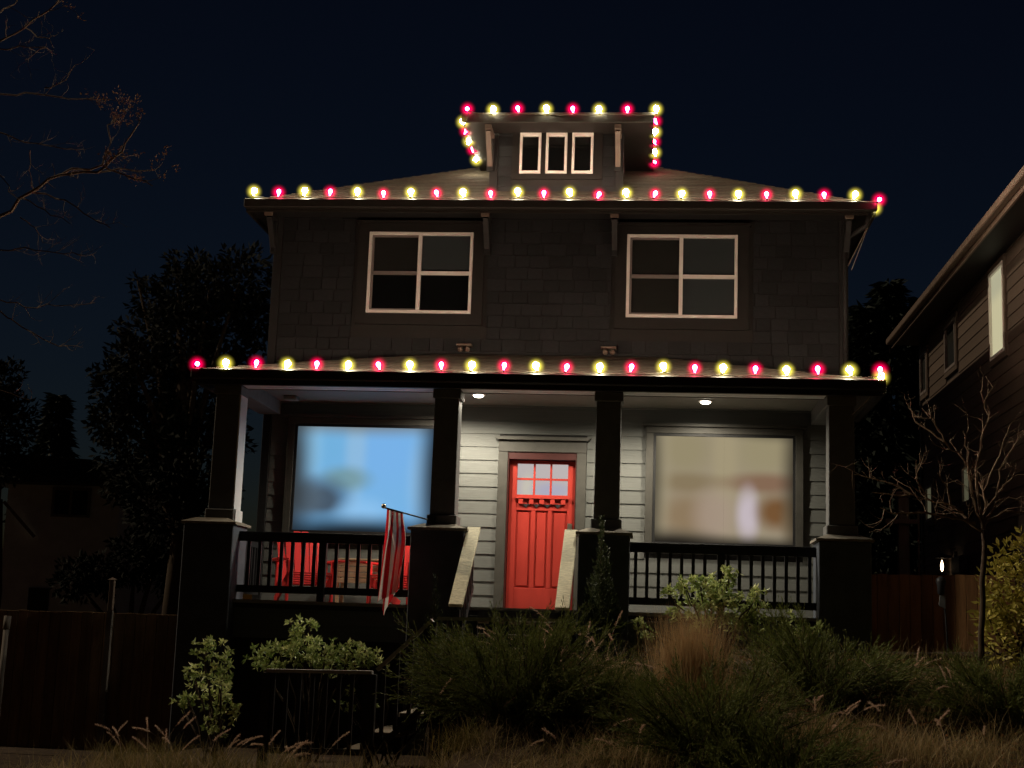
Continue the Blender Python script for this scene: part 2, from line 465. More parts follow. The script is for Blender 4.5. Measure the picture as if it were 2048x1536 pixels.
# walls (the cores behind the siding)
MB().box(WX0 + 0.02, WX1 - 0.02, 0.251, 9.0, 1.0, 7.30).build('wall', M['wallcore'], house)
for a, b, c, d in ((WX0 + 0.02, -0.476, 1.0, 7.30), (0.469, WX1 - 0.02, 1.0, 7.30), (-0.475, 0.468, 4.001, 7.30), (-0.475, 0.468, 1.0, FL - 0.045)):
    MB().box(a, b, 0.05, 0.25, c, d).build('wall', M['wallcore'], house)
siding(house, 'shingle', board_unit(M['shingle'], 'shingle'), WX0 + 0.12, WX1 - 0.12, 5.05, 7.36, 0.172, 0.05,
       [(-2.76, -0.86, 5.72, 7.26), (0.88, 2.82, 5.70, 7.25)], (0.17, 0.33), th=0.03)
for x0, x1 in ((WX0, WX0 + 0.115), (WX1 - 0.115, WX1)):
    MB().box(x0, x1, 0.005, 0.30, 5.0, 7.36).build('corner_board', M['trim_dark'], house, bevel=0.004)
    MB().box(x0, x1, 0.012, 0.30, 1.84, 4.60).build('corner_board', M['trim_dark'], house, bevel=0.004)
siding(house, 'siding_board', board_unit(M['siding'], 'siding_board'), WX0 + 0.12, WX1 - 0.12, FL + 0.01, 4.62, 0.183, 0.05,
       [(-0.60, 0.60, 1.8, 4.18), (-3.56, -1.36, 2.72, 4.42), (1.40, 3.50, 2.70, 4.42)])
MB().box(WX0, WX1, 0.0, 0.045, 4.622, 4.74).build('frieze_board', M['siding'], house)

# upper windows -----------------------------------------------------
def upper_window(x0, x1, z0, z1, shades):
    wn = thing('window', ((x0 + x1) / 2, 0, z0), None, None)
    reg(wn, house)
    cw = 0.155
    c = MB()
    c.box(x0 - cw, x0 - 0.004, -0.012, 0.045, z0 - 0.16, z1 + 0.13)
    c.box(x1 + 0.004, x1 + cw, -0.012, 0.045, z0 - 0.16, z1 + 0.13)
    c.box(x0 - 0.004, x1 + 0.004, -0.012, 0.045, z1 + 0.004, z1 + 0.13)
    c.box(x0 - 0.004, x1 + 0.004, -0.012, 0.045, z0 - 0.16, z0 - 0.004)
    c.box(x0 - cw - 0.03, x1 + cw + 0.03, -0.045, 0.045, z1 + 0.132, z1 + 0.165)
    c.build('casing', M['trim_black'], wn)
    f = MB(); t = 0.042
    f.box(x0, x0 + t, -0.03, 0.04, z0, z1); f.box(x1 - t, x1, -0.03, 0.04, z0, z1)
    f.box(x0 + t, x1 - t, -0.03, 0.04, z1 - t, z1); f.box(x0 + t, x1 - t, -0.03, 0.04, z0, z0 + t)
    xm = (x0 + x1) / 2 - 0.012
    f.box(xm - 0.026, xm + 0.026, -0.027, 0.038, z0 + t, z1 - t)
    f.build('frame', M['white'], wn, bevel=0.004)
    zm = (z0 + z1) / 2 - 0.005
    MB().box(xm + 0.027, x1 - t, -0.018, 0.03, zm - 0.026, zm + 0.026).build('check_rail', M['white'], wn, bevel=0.003)
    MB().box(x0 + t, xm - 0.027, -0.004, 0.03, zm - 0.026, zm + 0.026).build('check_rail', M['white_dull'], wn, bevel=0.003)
    s = MB()
    s.box(x0 + t, x0 + t + 0.03, -0.004, 0.034, z0 + t, z1 - t); s.box(x0 + t + 0.03, xm - 0.027, -0.004, 0.034, z1 - t - 0.028, z1 - t)
    s.box(x0 + t + 0.03, xm - 0.027, -0.004, 0.034, z0 + t, z0 + t + 0.024)
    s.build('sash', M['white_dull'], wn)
    k = 0
    for (pa, pb) in ((x0 + t, xm - 0.027), (xm + 0.027, x1 - t)):
        for (za, zb) in ((zm + 0.027, z1 - t), (z0 + t, zm - 0.027)):
            MB().box(pa + 0.001, pb - 0.001, 0.012, 0.016, za, zb).build('pane', M['dark_glass'], wn)
            if shades[k]:
                MB().box(pa + 0.002, pb - 0.002, 0.028, 0.034, za + (0.0 if k != 2 else 0.02), zb).build('blind', M[shades[k]], wn)
            k += 1
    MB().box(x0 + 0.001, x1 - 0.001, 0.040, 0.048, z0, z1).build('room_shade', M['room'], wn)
upper_window(-2.55, -1.068, 5.918, 7.087, ['screen', None, 'blind', None])
upper_window(1.087, 2.608, 5.90, 7.078, ['screen', 'screen', 'blind', 'blind'])

# front door ----------------------------------------------------------
door = thing('door', (0, 0, FL), None, None); reg(door, house)
door['label'] = 'red panelled front door with six small panes'
DX0, DX1, DZ0, DZ1 = -0.457, 0.450, FL + 0.015, 3.90
MB().box(DX0, DX1, 0.030, 0.048, DZ0, DZ1).build('door_slab', M['red'], door)
for a, b in ((DX0, -0.350), (0.345, DX1)):
    MB().box(a, b, -0.002, 0.03, DZ0, DZ1).build('stile', M['red'], door, bevel=0.004)
for za, zb in ((DZ0, 2.165), (3.215, 3.43), (3.855, DZ1)):
    MB().box(-0.350, 0.345, -0.002, 0.03, za, zb).build('door_rail', M['red'], door, bevel=0.004)
for a, b in ((-0.146, -0.086), (0.082, 0.142)):
    MB().box(a, b, -0.002, 0.03, 2.165, 3.215).build('mullion', M['red'], door, bevel=0.004)
for a, b in ((-0.35, -0.146), (-0.086, 0.082), (0.142, 0.345)):
    MB().box(a + 0.022, b - 0.022, 0.014, 0.030, 2.195, 3.19).build('panel', M['red'], door, bevel=0.006)
gx0, gx1, gz0, gz1 = -0.35, 0.345, 3.43, 3.855
mt = MB()
for x in (-0.116, 0.112): mt.box(x - 0.013, x + 0.013, 0.0, 0.03, gz0, gz1)
mt.box(gx0, -0.13, 0.0, 0.03, 3.632, 3.658); mt.box(-0.103, 0.099, 0.0, 0.03, 3.632, 3.658); mt.box(0.125, gx1, 0.0, 0.03, 3.632, 3.658)
mt.build('muntin', M['red'], door)
for a, b in ((gx0, -0.13), (-0.102, 0.098), (0.126, gx1)):
    for c, d in ((gz0, 3.631), (3.659, gz1)):
        MB().box(a + 0.001, b - 0.001, 0.020, 0.029, c + 0.001, d - 0.001).build('pane', M['doorpane'], door)
MB().box(-0.375, 0.372, -0.055, -0.003, 3.375, 3.40).build('dentil_shelf', M['red'], door)
for k in range(5):
    xc = -0.29 + k * 0.145
    MB().box(xc - 0.032, xc + 0.032, -0.045, -0.003, 3.30, 3.374).build('dentil', M['red'], door, bevel=0.003)
for k in range(4):
    xc = -0.2175 + k * 0.145
    MB().prism([(xc - 0.055, 3.30), (xc + 0.055, 3.30), (xc, 3.255)], 'y', -0.02, -0.004).build('dentil', M['black'], door)
MB().lathe([(0.012, 0), (0.012, 0.03), (0.03, 0.04), (0.032, 0.06), (0.012, 0.07)], n=12).build('knob', M['brass'], door, True)
kn = bpy.data.objects['knob']; kn.rotation_euler = (math.pi / 2, 0, 0); kn.location = (0.385, 0.0, 2.86); reg(kn, door)
MB().box(0.352, 0.418, -0.012, -0.0025, 2.92, 3.05).build('lock_plate', M['brass'], door, bevel=0.004)
cs = MB()
cs.box(-0.605, -0.475, -0.02, 0.049, FL, 4.0); cs.box(0.468, 0.598, -0.02, 0.049, FL, 4.0)
cs.box(-0.605, 0.598, -0.026, 0.049, 4.001, 4.16)
cs.build('casing', M['casing'], door, bevel=0.004)
MB().prism([(-0.62 + 0.0, 4.161), (0.615, 4.161), (0.66, 4.205), (-0.665, 4.205)], 'y', -0.085, 0.048).build('crown', M['casing'], door)
for a, b, c, d in ((-0.4745, -0.459, FL, 4.0), (0.452, 0.4675, FL, 4.0), (-0.458, 0.451, 3.905, 4.0)):
    MB().box(a, b, 0.0, 0.249, c, d).build('jamb', M['jamb'], door)
MB().box(-0.474, 0.467, -0.06, 0.249, FL + 0.001, FL + 0.014).build('threshold', M['brass'], door)

for o in door.children:
    if o.name.split('.')[0] not in ('casing', 'crown', 'threshold', 'jamb'): o.location.y += 0.13
# porch windows (room view and edge fade painted into the glow) ----------------------------------------------
def porch_window(x0, x1, z0, z1, mats, lab):
    wn = thing('window', ((x0 + x1) / 2, 0, z0), None, None); reg(wn, house); wn['label'] = lab
    c = MB(); cw = 0.10
    c.box(x0 - cw, x0, -0.02, 0.049, z0 - 0.09, z1 + 0.05); c.box(x1, x1 + cw, -0.02, 0.049, z0 - 0.09, z1 + 0.05)
    c.box(x0 - cw, x1 + cw, -0.024, 0.049, z1 + 0.051, z1 + 0.14); c.box(x0, x1, -0.02, 0.049, z0 - 0.09, z0)
    c.build('casing', M['casing'], wn, bevel=0.003)
    MB().box(x0 - cw - 0.05, x1 + cw + 0.05, -0.07, 0.048, z1 + 0.141, z1 + 0.18).build('crown', M['casing'], wn)
    f = MB(); t = 0.035
    f.box(x0, x0 + t, -0.012, 0.045, z0, z1 + 0.05); f.box(x1 - t, x1, -0.012, 0.045, z0, z1 + 0.05)
    f.box(x0 + t, x1 - t, -0.012, 0.045, z1 + 0.015, z1 + 0.05); f.box(x0 + t, x1 - t, -0.012, 0.045, z0, z0 + t)
    f.build('frame', M['trim_dark'], wn)
    xm = (x0 + x1) / 2
    for i, (a, b) in enumerate(((x0 + t, xm), (xm, x1 - t))):
        o = MB().box(a + 0.0005, b - 0.0005, 0.022, 0.030, z0 + t, z1 + 0.014).build('pane', mats, wn)
    return wn
def L3(r, g, b): return tuple(((v / 255 + 0.055) / 1.055) ** 2.4 if v > 10 else v / 3294 for v in (r, g, b))
def px_blob(x, y, rx, ry, c, amt):
    p = at(x, y, 0.022); s = 148.0
    return (p.x, p.z, rx / s, ry / s, L3(*c), amt)
dk = (18, 18, 18)
blue = lit_pane('blue_lit_pane', L3(112, 168, 214), [  # blurred room and dark edge fade painted into the pane's emission
    px_blob(650, 900, 75, 60, (104, 164, 205), 0.7), px_blob(775, 900, 80, 90, (112, 166, 218), 0.85), px_blob(610, 900, 40, 120, (140, 186, 214), 0.6),
    px_blob(712, 900, 26, 140, (142, 178, 205), 0.6), px_blob(690, 958, 60, 30, (106, 138, 140), 0.8), px_blob(645, 1000, 62, 50, (66, 82, 98), 1.0), px_blob(612, 995, 40, 50, (80, 95, 108), 0.8),
    px_blob(685, 1045, 120, 26, (104, 156, 196), 0.5), px_blob(725, 1030, 60, 40, (140, 188, 228), 0.6), px_blob(845, 960, 34, 110, (140, 178, 210), 0.6),
    px_blob(725, 832, 330, 42, (112, 112, 100), 0.95), px_blob(576, 950, 54, 260, (50, 52, 52), 0.95), px_blob(882, 950, 52, 300, (30, 32, 36), 0.95), px_blob(725, 1074, 330, 44, (22, 26, 30), 0.98)], WIN_LEFT / 0.55, None)
beige = lit_pane('beige_lit_pane', L3(150, 138, 116), [  # same painted blur: room colours and dark borders in the emission
    px_blob(1370, 900, 70, 60, (142, 132, 100), 0.7), px_blob(1530, 900, 80, 70, (146, 136, 106), 0.9), px_blob(1450, 920, 30, 160, (158, 146, 116), 0.8),
    px_blob(1375, 965, 80, 24, (126, 110, 82), 0.8), px_blob(1530, 967, 90, 24, (126, 98, 78), 0.95), px_blob(1375, 1030, 70, 50, (132, 110, 82), 0.8),
    px_blob(1430, 1030, 50, 60, (160, 142, 126), 0.8), px_blob(1496, 1030, 26, 60, (188, 176, 182), 1.0), px_blob(1552, 1025, 44, 40, (112, 80, 50), 1.0), px_blob(1585, 1040, 26, 50, (132, 112, 84), 0.7),
    px_blob(1318, 960, 28, 160, (152, 142, 116), 0.6), px_blob(1560, 850, 130, 34, (56, 52, 42), 0.9), px_blob(1606, 960, 44, 280, (44, 40, 32), 0.95), px_blob(1294, 960, 34, 280, (66, 62, 50), 0.9), px_blob(1340, 1098, 130, 42, (20, 18, 16), 0.97), px_blob(1500, 1102, 260, 30, (26, 23, 20), 0.97)], WIN_RIGHT / 0.40, None)
porch_window(-3.46, -1.46, 2.82, 4.28, blue, 'wide porch window glowing blue behind the railing')
porch_window(1.50, 3.40, 2.80, 4.25, beige, 'wide porch window glowing warm beige behind the railing')

# porch floor, ceiling, beam, roof ----------------------------------------------
for k in range(14):
    y0 = -1.98 + k * 0.142
    MB().box(-4.05, 4.05, y0 + 0.002, y0 + 0.140, FL - 0.04, FL).build('floor_plank', M['floor'], house)
MB().box(-3.62, 3.50, -1.955, -1.90, FL - 0.10, FL - 0.042).build('rim_board', M['trim_dark'], house)
sk = siding(house, 'skirt_board', board_unit(M['skirt'], 'skirt_board'), -3.61, -0.80, 1.40, FL - 0.105, 0.178, -1.90, [])
MB().box(-3.61, -0.80, -1.90, -1.86, 0.0, FL - 0.105).build('skirt_wall', M['wallcore'], house)
MB().box(0.60, 3.5, -1.90, -1.86, 0.6, FL - 0.105).build('skirt_wall', M['skirt'], house)
MB().box(-0.80, 0.60, -1.90, -1.86, 0.4, FL - 0.105).build('skirt_wall', M['skirt'], house)
CZ = 4.64
MB().box(-4.0, 4.0, -2.0, 0.05, CZ, CZ + 0.03).build('porch_ceiling', M['ceiling'], house)
bm_ = MB().box(-4.02, 3.95, PY - 0.16, PY + 0.10, 4.533, CZ - 0.001).build('beam', M['beam'], house, bevel=0.006)
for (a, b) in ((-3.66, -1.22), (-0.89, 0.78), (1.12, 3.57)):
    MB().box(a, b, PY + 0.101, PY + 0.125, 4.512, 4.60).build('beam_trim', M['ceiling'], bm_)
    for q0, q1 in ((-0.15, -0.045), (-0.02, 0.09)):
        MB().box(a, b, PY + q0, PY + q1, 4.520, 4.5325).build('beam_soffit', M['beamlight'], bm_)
for x in (-3.98, 3.60):
    MB().box(x, x + 0.30, PY + 0.103, 0.0, 4.45, CZ - 0.002).build('side_beam', M['column'], house, bevel=0.006)
# hipped porch roof, with shingle courses on its front slope
RZ0, RZ1, RY0 = 4.665, 5.38, -2.40
ex0, ex1, tx0, tx1 = -4.17, 4.20, -1.35, 1.45
rb = MB()
n0 = len(rb.v)
rb.v += [(ex0, RY0, RZ0 - 0.0215), (ex1, RY0, RZ0 - 0.0215), (ex1, 0.04, RZ0 - 0.0215), (ex0, 0.04, RZ0 - 0.0215), (tx0, 0.04, RZ1 - 0.03), (tx1, 0.04, RZ1 - 0.03), (ex0, RY0, RZ0 - 0.02), (ex1, RY0, RZ0 - 0.02), (ex1, 0.04, RZ0 - 0.02), (ex0, 0.04, RZ0 - 0.02)]
rb.f += [(0, 1, 2, 3), (6, 7, 5, 4), (7, 8, 5), (9, 6, 4), (0, 1, 7, 6), (1, 2, 8, 7), (3, 0, 6, 9), (2, 3, 9, 4, 5, 8)]
proof = rb.build('porch_roof', M['roof'], house)
def course(name, parent, p0, p1, q0, q1, th):
    """a row of roof shingles: lower edge p0-p1, upper edge q0-q1, thicker at the butt"""
    u = Vector((0, 0, 1))
    p0, p1, q0, q1 = map(Vector, (p0, p1, q0, q1))
    b = MB(); b.quadbox([p0, p1, q1, q0, p0 + u * th, p1 + u * th, q1 + u * 0.003, q0 + u * 0.003])
    return b.build(name, M['roof'], parent)
NR = 13
for k in range(NR):
    t0, t1 = k / NR, min(1, (k + 1.12) / NR)
    f = lambda t, s: (ex0 + (tx0 - ex0) * t if s == 0 else ex1 + (tx1 - ex1) * t, RY0 + (0.04 - RY0) * t, RZ0 - 0.018 + (RZ1 - 0.03 - RZ0 + 0.02) * t)
    course('shingle_course', proof, f(t0, 0), f(t0, 1), f(t1, 0), f(t1, 1), 0.016)
MB().box(ex0 - 0.01, ex1 + 0.01, RY0 - 0.10, RY0 - 0.002, 4.525, 4.648).build('gutter', M['fascia'], house, bevel=0.012)
MB().box(ex0 + 0.03, ex1 - 0.03, RY0 + 0.0, RY0 + 0.03, 4.465, 4.60).build('fascia', M['fascia'], house)
for s, x in ((-1, ex0), (1, ex1)):
    MB().box(x - 0.03, x + 0.03, RY0 + 0.032, 0.0, 4.50, 4.66).build('fascia', M['fascia'], house)
MB().box(ex0 + 0.03, ex1 - 0.03, RY0 + 0.03, PY - 0.165, 4.52, 4.535).build('soffit', M['beam'], house)
for x in (ex0 + 0.05, ex1 - 0.27):
    MB().box(x, x + 0.24, PY - 0.16, 0.0, 4.55, 4.57).build('soffit', M['beam'], house)

# columns on piers ----------------------------------------------
cols = [(-3.84, -3.925), (-1.055, -1.08), (0.95, 0.935), (3.755, 3.77)]
for i, (cx, px_) in enumerate(cols):
    pw = (0.315, 0.33, 0.305, 0.305)[i]
    pr = thing('porch_pier', (px_, PY, 1.0), None, None); reg(pr, house)
    zb = float(hgt(px_, PY - 0.3)) - 0.3
    MB().box(px_ - pw, px_ + pw, PY - 0.31, PY + 0.31, min(zb, 0.8), 2.76).build('pier_body', M['pier'], pr, bevel=0.01)
    MB().frustum(px_, PY, pw + 0.035, 0.345, 2.761, pw + 0.035, 0.345, 2.79).frustum(px_, PY, pw + 0.03, 0.34, 2.7905, 0.2, 0.2, 2.845).build('pier_cap', M['cap'], pr)
    cl = thing('porch_column', (cx, PY, 2.8), None, None); reg(cl, house)
    MB().frustum(cx, PY, 0.155, 0.155, 2.96, 0.15, 0.15, 4.40).build('shaft', M['column'], cl, bevel=0.006)
    MB().box(cx - 0.185, cx + 0.185, PY - 0.185, PY + 0.185, 2.80, 2.9595).build('base', M['column'], cl, bevel=0.01)
    MB().box(cx - 0.175, cx + 0.175, PY - 0.175, PY + 0.175, 4.4005, 4.519).build('capital', M['column'], cl, bevel=0.008)

for q0, q1, z0_, z1_ in ((0.151, 0.172, 2.962, 4.40), (0.186, 0.20, 2.81, 2.955)):  # white boards added to imitate window light on the column's inner side
    MB().box(cols[0][0] + q0, cols[0][0] + q1, PY - 0.15, PY + 0.15, z0_, z1_).build('added_lit_side_board', M['beamlight'], bpy.data.objects['porch_column'], bevel=0.003)
# porch railings ----------------------------------------------
bal = MB().box(-0.02, 0.02, -0.02, 0.02, 0, 1).mesh('baluster', M['black'])
def railing(a, b, axis, fixed, z0=1.95, ztop=2.70, step=0.1385, mids=()):
    r = thing('porch_railing', ((a + b) / 2, fixed, FL) if axis == 'x' else (fixed, (a + b) / 2, FL), None, None); reg(r, house)
    def bx(p, q, h, lo, hi, nm):
        m = MB()
        if axis == 'x': m.box(p, q, fixed - h, fixed + h, lo, hi)
        else: m.box(fixed - h, fixed + h, p, q, lo, hi)
        m.build(nm, M['black'], r, bevel=0.004)
    bx(a, b, 0.045, ztop - 0.035, ztop, 'top_rail'); bx(a, b, 0.022, ztop - 0.12, ztop - 0.0355, 'sub_rail'); bx(a, b, 0.022, z0, z0 + 0.09, 'bottom_rail')
    for m_ in mids: bx(m_ - 0.045, m_ + 0.045, 0.044, FL, ztop - 0.121, 'post')
    n = int((b - a) / step)
    off = ((b - a) - (n - 1) * step) / 2
    for k in range(n):
        p = a + off + k * step
        if any(abs(p - m_) < 0.07 for m_ in mids): continue
        put(bal, 'baluster', r, (p, fixed, z0 + 0.09) if axis == 'x' else (fixed, p, z0 + 0.09), (0, 0, 0), (1, 1, ztop - 0.121 - z0 - 0.09))
railing(-3.61, -1.42, 'x', PY, mids=(-2.545,))
railing(1.24, 3.465, 'x', PY, mids=(2.34,))
railing(-1.53, -0.02, 'y', -3.86)
railing(-1.53, -0.02, 'y', 3.80)

# main eave, hip roof ----------------------------------------------
EZ, EY = 7.395, -0.47
hx0, hx1 = -4.22, 4.40
rf = MB()
AP = Vector((0.09, 3.84, EZ + 4.31 * 0.5))
rf.v += [(hx0, EY, EZ), (hx1, EY, EZ), (hx1, 9.2, EZ), (hx0, 9.2, EZ), tuple(AP), (0.09, 4.9, AP.z)]
rf.f += [(0, 1, 4), (1, 2, 5, 4), (2, 3, 5), (3, 0, 4, 5), (3, 2, 1, 0)]
roof = rf.build('roof', M['roof'], house)
NC = 34
for k in range(NC):
    t0, t1 = k / NC * 0.97, min(0.99, (k + 1.15) / NC * 0.97)
    c0, c1 = Vector((hx0, EY, EZ)), Vector((hx1, EY, EZ))
    course('shingle_course', roof, c0.lerp(AP, t0), c1.lerp(AP, t0), c0.lerp(AP, t1), c1.lerp(AP, t1), 0.016)
MB().box(hx0 - 0.02, hx1 + 0.02, EY - 0.10, EY - 0.002, EZ - 0.115, EZ + 0.012).build('gutter', M['fascia'], house, bevel=0.012)
MB().box(hx0 + 0.02, hx1 - 0.02, EY + 0.001, EY + 0.03, EZ - 0.15, EZ - 0.002).build('fascia', M['fascia'], house)
for x in (hx0, hx1):
    MB().box(x - 0.015, x + 0.015, EY + 0.031, 9.1, EZ - 0.15, EZ - 0.003).build('fascia', M['fascia'], house)
MB().box(hx0 + 0.02, hx1 - 0.02, EY + 0.031, 0.06, EZ - 0.09, EZ - 0.075).build('soffit', M['trim_dark'], house)
for a, b in ((hx0 + 0.016, WX0), (WX1, hx1 - 0.016)):
    MB().box(a, b, 0.061, 9.0, EZ - 0.09, EZ - 0.075).build('soffit', M['trim_dark'], house)
def bracket(x, zt, y0, y1, drop, wdt=0.095, mat='trim_dark', capm='ngutter'):
    b = thing('eave_bracket', (x, 0, zt), None, None); reg(b, house)
    MB().box(x - wdt / 2, x + wdt / 2, y1, y0, zt - 0.085, zt).build('bracket_arm', M[mat], b, bevel=0.005)
    MB().box(x - wdt / 2 - 0.012, x + wdt / 2 + 0.012, y1 - 0.02, y1 - 0.001, zt - 0.10, zt + 0.0).build('bracket_cap', M[capm], b, bevel=0.004)
    MB().box(x - wdt / 2 + 0.004, x + wdt / 2 - 0.004, y0 - 0.075, y0, zt - drop, zt - 0.086).build('bracket_leg', M[mat], b, bevel=0.004)
    MB().bar((x, y1 + 0.05, zt - 0.09), (x, y0 - 0.06, zt - drop + 0.10), wdt - 0.016, 0.075, (1, 0, 0)).build('bracket_strut', M[mat], b)
for x in (-3.92, -0.865, 0.915, 4.07):
    bracket(x, EZ - 0.092, 0.0, -0.40, 0.55)
# rain pipe elbow at the right corner
dp = MB().tube([(4.34, -0.46, 7.30), (4.30, -0.40, 7.12), (4.06, -0.06, 7.02), (4.06, -0.05, 6.80), (4.06, -0.05, 4.9)], 0.038, 8)
dp.build('downspout', M['trim_dark'], house, True)

# dormer ----------------------------------------------
dm = thing('dormer', (0.04, 0.3, 7.8), None, None); reg(dm, house)
DY = 0.30
MB().box(-0.90, 0.98, DY + 0.03, 2.6, 7.5, 8.70).build('dormer_wall', M['wallcore'], dm)
siding(dm, 'siding_board', board_unit(M['shingle'], 'dormer_board'), -0.80, 0.89, 7.72, 8.66, 0.15, DY + 0.03, [(-0.60, 0.70, 7.97, 8.75)])
for x0, x1 in ((-0.92, -0.80), (0.89, 1.0)):
    MB().box(x0, x1, DY - 0.006, DY + 0.2, 7.72, 8.68).build('corner_board', M['trim_dark'], dm, bevel=0.004)
MB().box(-0.60, 0.70, DY - 0.004, DY + 0.03, 7.971, 8.052).build('window_trim', M['trim_black'], dm)
MB().box(-0.60, 0.70, DY - 0.004, DY + 0.03, 8.662, 8.70).build('window_trim', M['trim_black'], dm)
for k, x in enumerate((-0.487, -0.112, 0.263)):
    wn = thing('window', (x, DY, 8.05), None, None); reg(wn, dm)
    x1 = x + 0.305; z0, z1, t = 8.055, 8.657, 0.036
    f = MB()
    f.box(x, x + t, DY - 0.035, DY + 0.03, z0, z1); f.box(x1 - t, x1, DY - 0.035, DY + 0.03, z0, z1)
    f.box(x + t, x1 - t, DY - 0.035, DY + 0.03, z0, z0 + t); f.box(x + t, x1 - t, DY - 0.035, DY + 0.03, z1 - t * 1.3, z1)
    f.build('frame', M['white'], wn, bevel=0.003)
    MB().box(x + t, x1 - t, DY + 0.004, DY + 0.008, z0 + t, z1 - t * 1.3).build('pane', M['dark_glass'], wn)
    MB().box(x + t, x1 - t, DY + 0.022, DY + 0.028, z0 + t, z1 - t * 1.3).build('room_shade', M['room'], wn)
    if k < 2: MB().box(x1 + 0.001, x + 0.374, DY - 0.004, DY + 0.03, 8.053, 8.661).build('window_trim', M['trim_black'], dm)
for a, b in ((-0.60, -0.488), (0.569, 0.70)):
    MB().box(a, b, DY - 0.004, DY + 0.03, 8.053, 8.661).build('window_trim', M['trim_black'], dm)
# shallow hipped lid over the dormer
lid = MB(); lx0, lx1, ly0, ly1, lz = -1.27, 1.42, -0.20, 2.9, 8.66
lid.v += [(lx0, ly0, lz), (lx1, ly0, lz), (lx1, ly1, lz), (lx0, ly1, lz), (lx0, ly0, lz + 0.10), (lx1, ly0, lz + 0.10), (lx1, ly1, lz + 0.10), (lx0, ly1, lz + 0.10), (0.07, 1.3, lz + 0.28), (0.07, 2.9, lz + 0.28)]
lid.f += [(0, 1, 2, 3), (0, 1, 5, 4), (1, 2, 6, 5), (3, 0, 4, 7), (4, 5, 8), (5, 6, 9, 8), (7, 4, 8, 9), (2, 3, 7, 9, 6)]
lid.build('dormer_roof', M['dormer_trim'], dm)
MB().box(lx0 - 0.01, lx1 + 0.01, ly0 - 0.035, ly0 - 0.002, lz - 0.03, lz + 0.115).build('fascia', M['fascia'], dm, bevel=0.006)
for x in (-0.905, 0.925):
    bk = thing('eave_bracket', (x, DY, 8.6), None, None); reg(bk, dm)
    MB().box(x - 0.045, x + 0.045, ly0 + 0.03, DY - 0.008, lz - 0.10, lz - 0.032).build('bracket_arm', M['bracket'], bk)
    MB().bar((x, ly0 + 0.08, lz - 0.10), (x, DY - 0.05, lz - 0.50), 0.085, 0.07, (1, 0, 0)).build('bracket_strut', M['bracket'], bk)
    MB().box(x - 0.05, x + 0.05, DY - 0.055, DY - 0.007, lz - 0.58, lz - 0.101).build('bracket_leg', M['trim_dark'], bk)

# floodlights under the upper windows, small fixtures, downlights ------------
for (u, v_) in ((928, 694), (1217, 700)):
    p = at(u, v_, -0.06)
    fl = thing('floodlight', p, None, None); reg(fl, house)
    MB().box(p.x - 0.105, p.x + 0.105, -0.10, 0.04, p.z + 0.015, p.z + 0.045).build('bracket_plate', M['ngutter'], fl, bevel=0.004)
    for dx in (-0.055, 0.045):
        MB().tube([(p.x + dx, -0.06, p.z + 0.014), (p.x + dx + 0.01, -0.10, p.z - 0.03), (p.x + dx + 0.015, -0.14, p.z - 0.05)], [0.02, 0.03, 0.038], 8).build('lamp_head', M['ngutter'], fl, True)
for (u, v_, on) in ((957, 789, 1.0), (890, 790, 0.6), (1207, 790, 1.0), (1411, 802, 1.0)):
    d = (at(u, v_, -1.2) - CAM); t = (CZ - 0.006 - CAM.z) / d.z; p = CAM + d * t
    if u == 890: p = Vector((-1.34, -0.70, CZ - 0.006))  # unseen extra downlight behind the column, added to brighten the left bay
    if u == 1207: p = Vector((0.86, -1.22, CZ - 0.006))
    cn = thing('downlight', p, None, None); reg(cn, house)
    MB().lathe([(0.070, -0.010), (0.095, -0.010), (0.10, 0.0), (0.10, 0.004), (0.07, 0.004)], p, 20).build('trim_ring', M['white'], cn, True)
    MB().lathe([(0.001, -0.040), (0.045, -0.036), (0.066, -0.022), (0.068, 0.003)], p, 18).build('lens', M['can_lens'], cn, True)
    ld = bpy.data.lights.new('downlight_beam', 'SPOT'); ld.energy = CAN_WATTS * on; ld.color = (1.0, 0.91, 0.72)
    ld.spot_size = math.radians(168); ld.spot_blend = 0.6; ld.shadow_soft_size = 0.04
    lo = bpy.data.objects.new('downlight_beam', ld); COL.objects.link(lo); lo.location = p + Vector((0, 0, -0.085)); reg(lo, cn)
d = at(583, 798, -0.46)
MB().box(d.x - 0.09, d.x + 0.09, -0.55, -0.38, CZ - 0.06, CZ - 0.001).build('ceiling_speaker', M['ceiling'], house, bevel=0.01)

# ------------------------------------------------------------------ string lights
core_prof = [(0.004, -0.055), (0.010, -0.048), (0.011, -0.030), (0.021, -0.012), (0.030, 0.010), (0.028, 0.030), (0.016, 0.044), (0.003, 0.050)]
core_w = MB().lathe([(r * 1.25, z * 1.1) for r, z in core_prof], n=8).mesh('filament', M['white_core'], True)
core_r = MB().lathe([(r * 0.92, z * 0.92) for r, z in core_prof], n=8).mesh('filament', M['red_core'], True)
def sphere(r, n=12, m=8):
    return [(max(0.002, r * math.sin(math.pi * i / m)), -r * math.cos(math.pi * i / m)) for i in range(m + 1)]
bloom_w = MB().lathe(sphere(0.138), n=16).mesh('bloom_sphere', M['white_bloom'], True)  # camera bloom added as a glowing ball, not glass
bloom_r = MB().lathe(sphere(0.135), n=16).mesh('bloom_sphere', M['red_bloom'], True)
sock = MB().lathe([(0.012, -0.075), (0.016, -0.072), (0.016, -0.052), (0.010, -0.050)], n=8).mesh('socket', M['wire'])
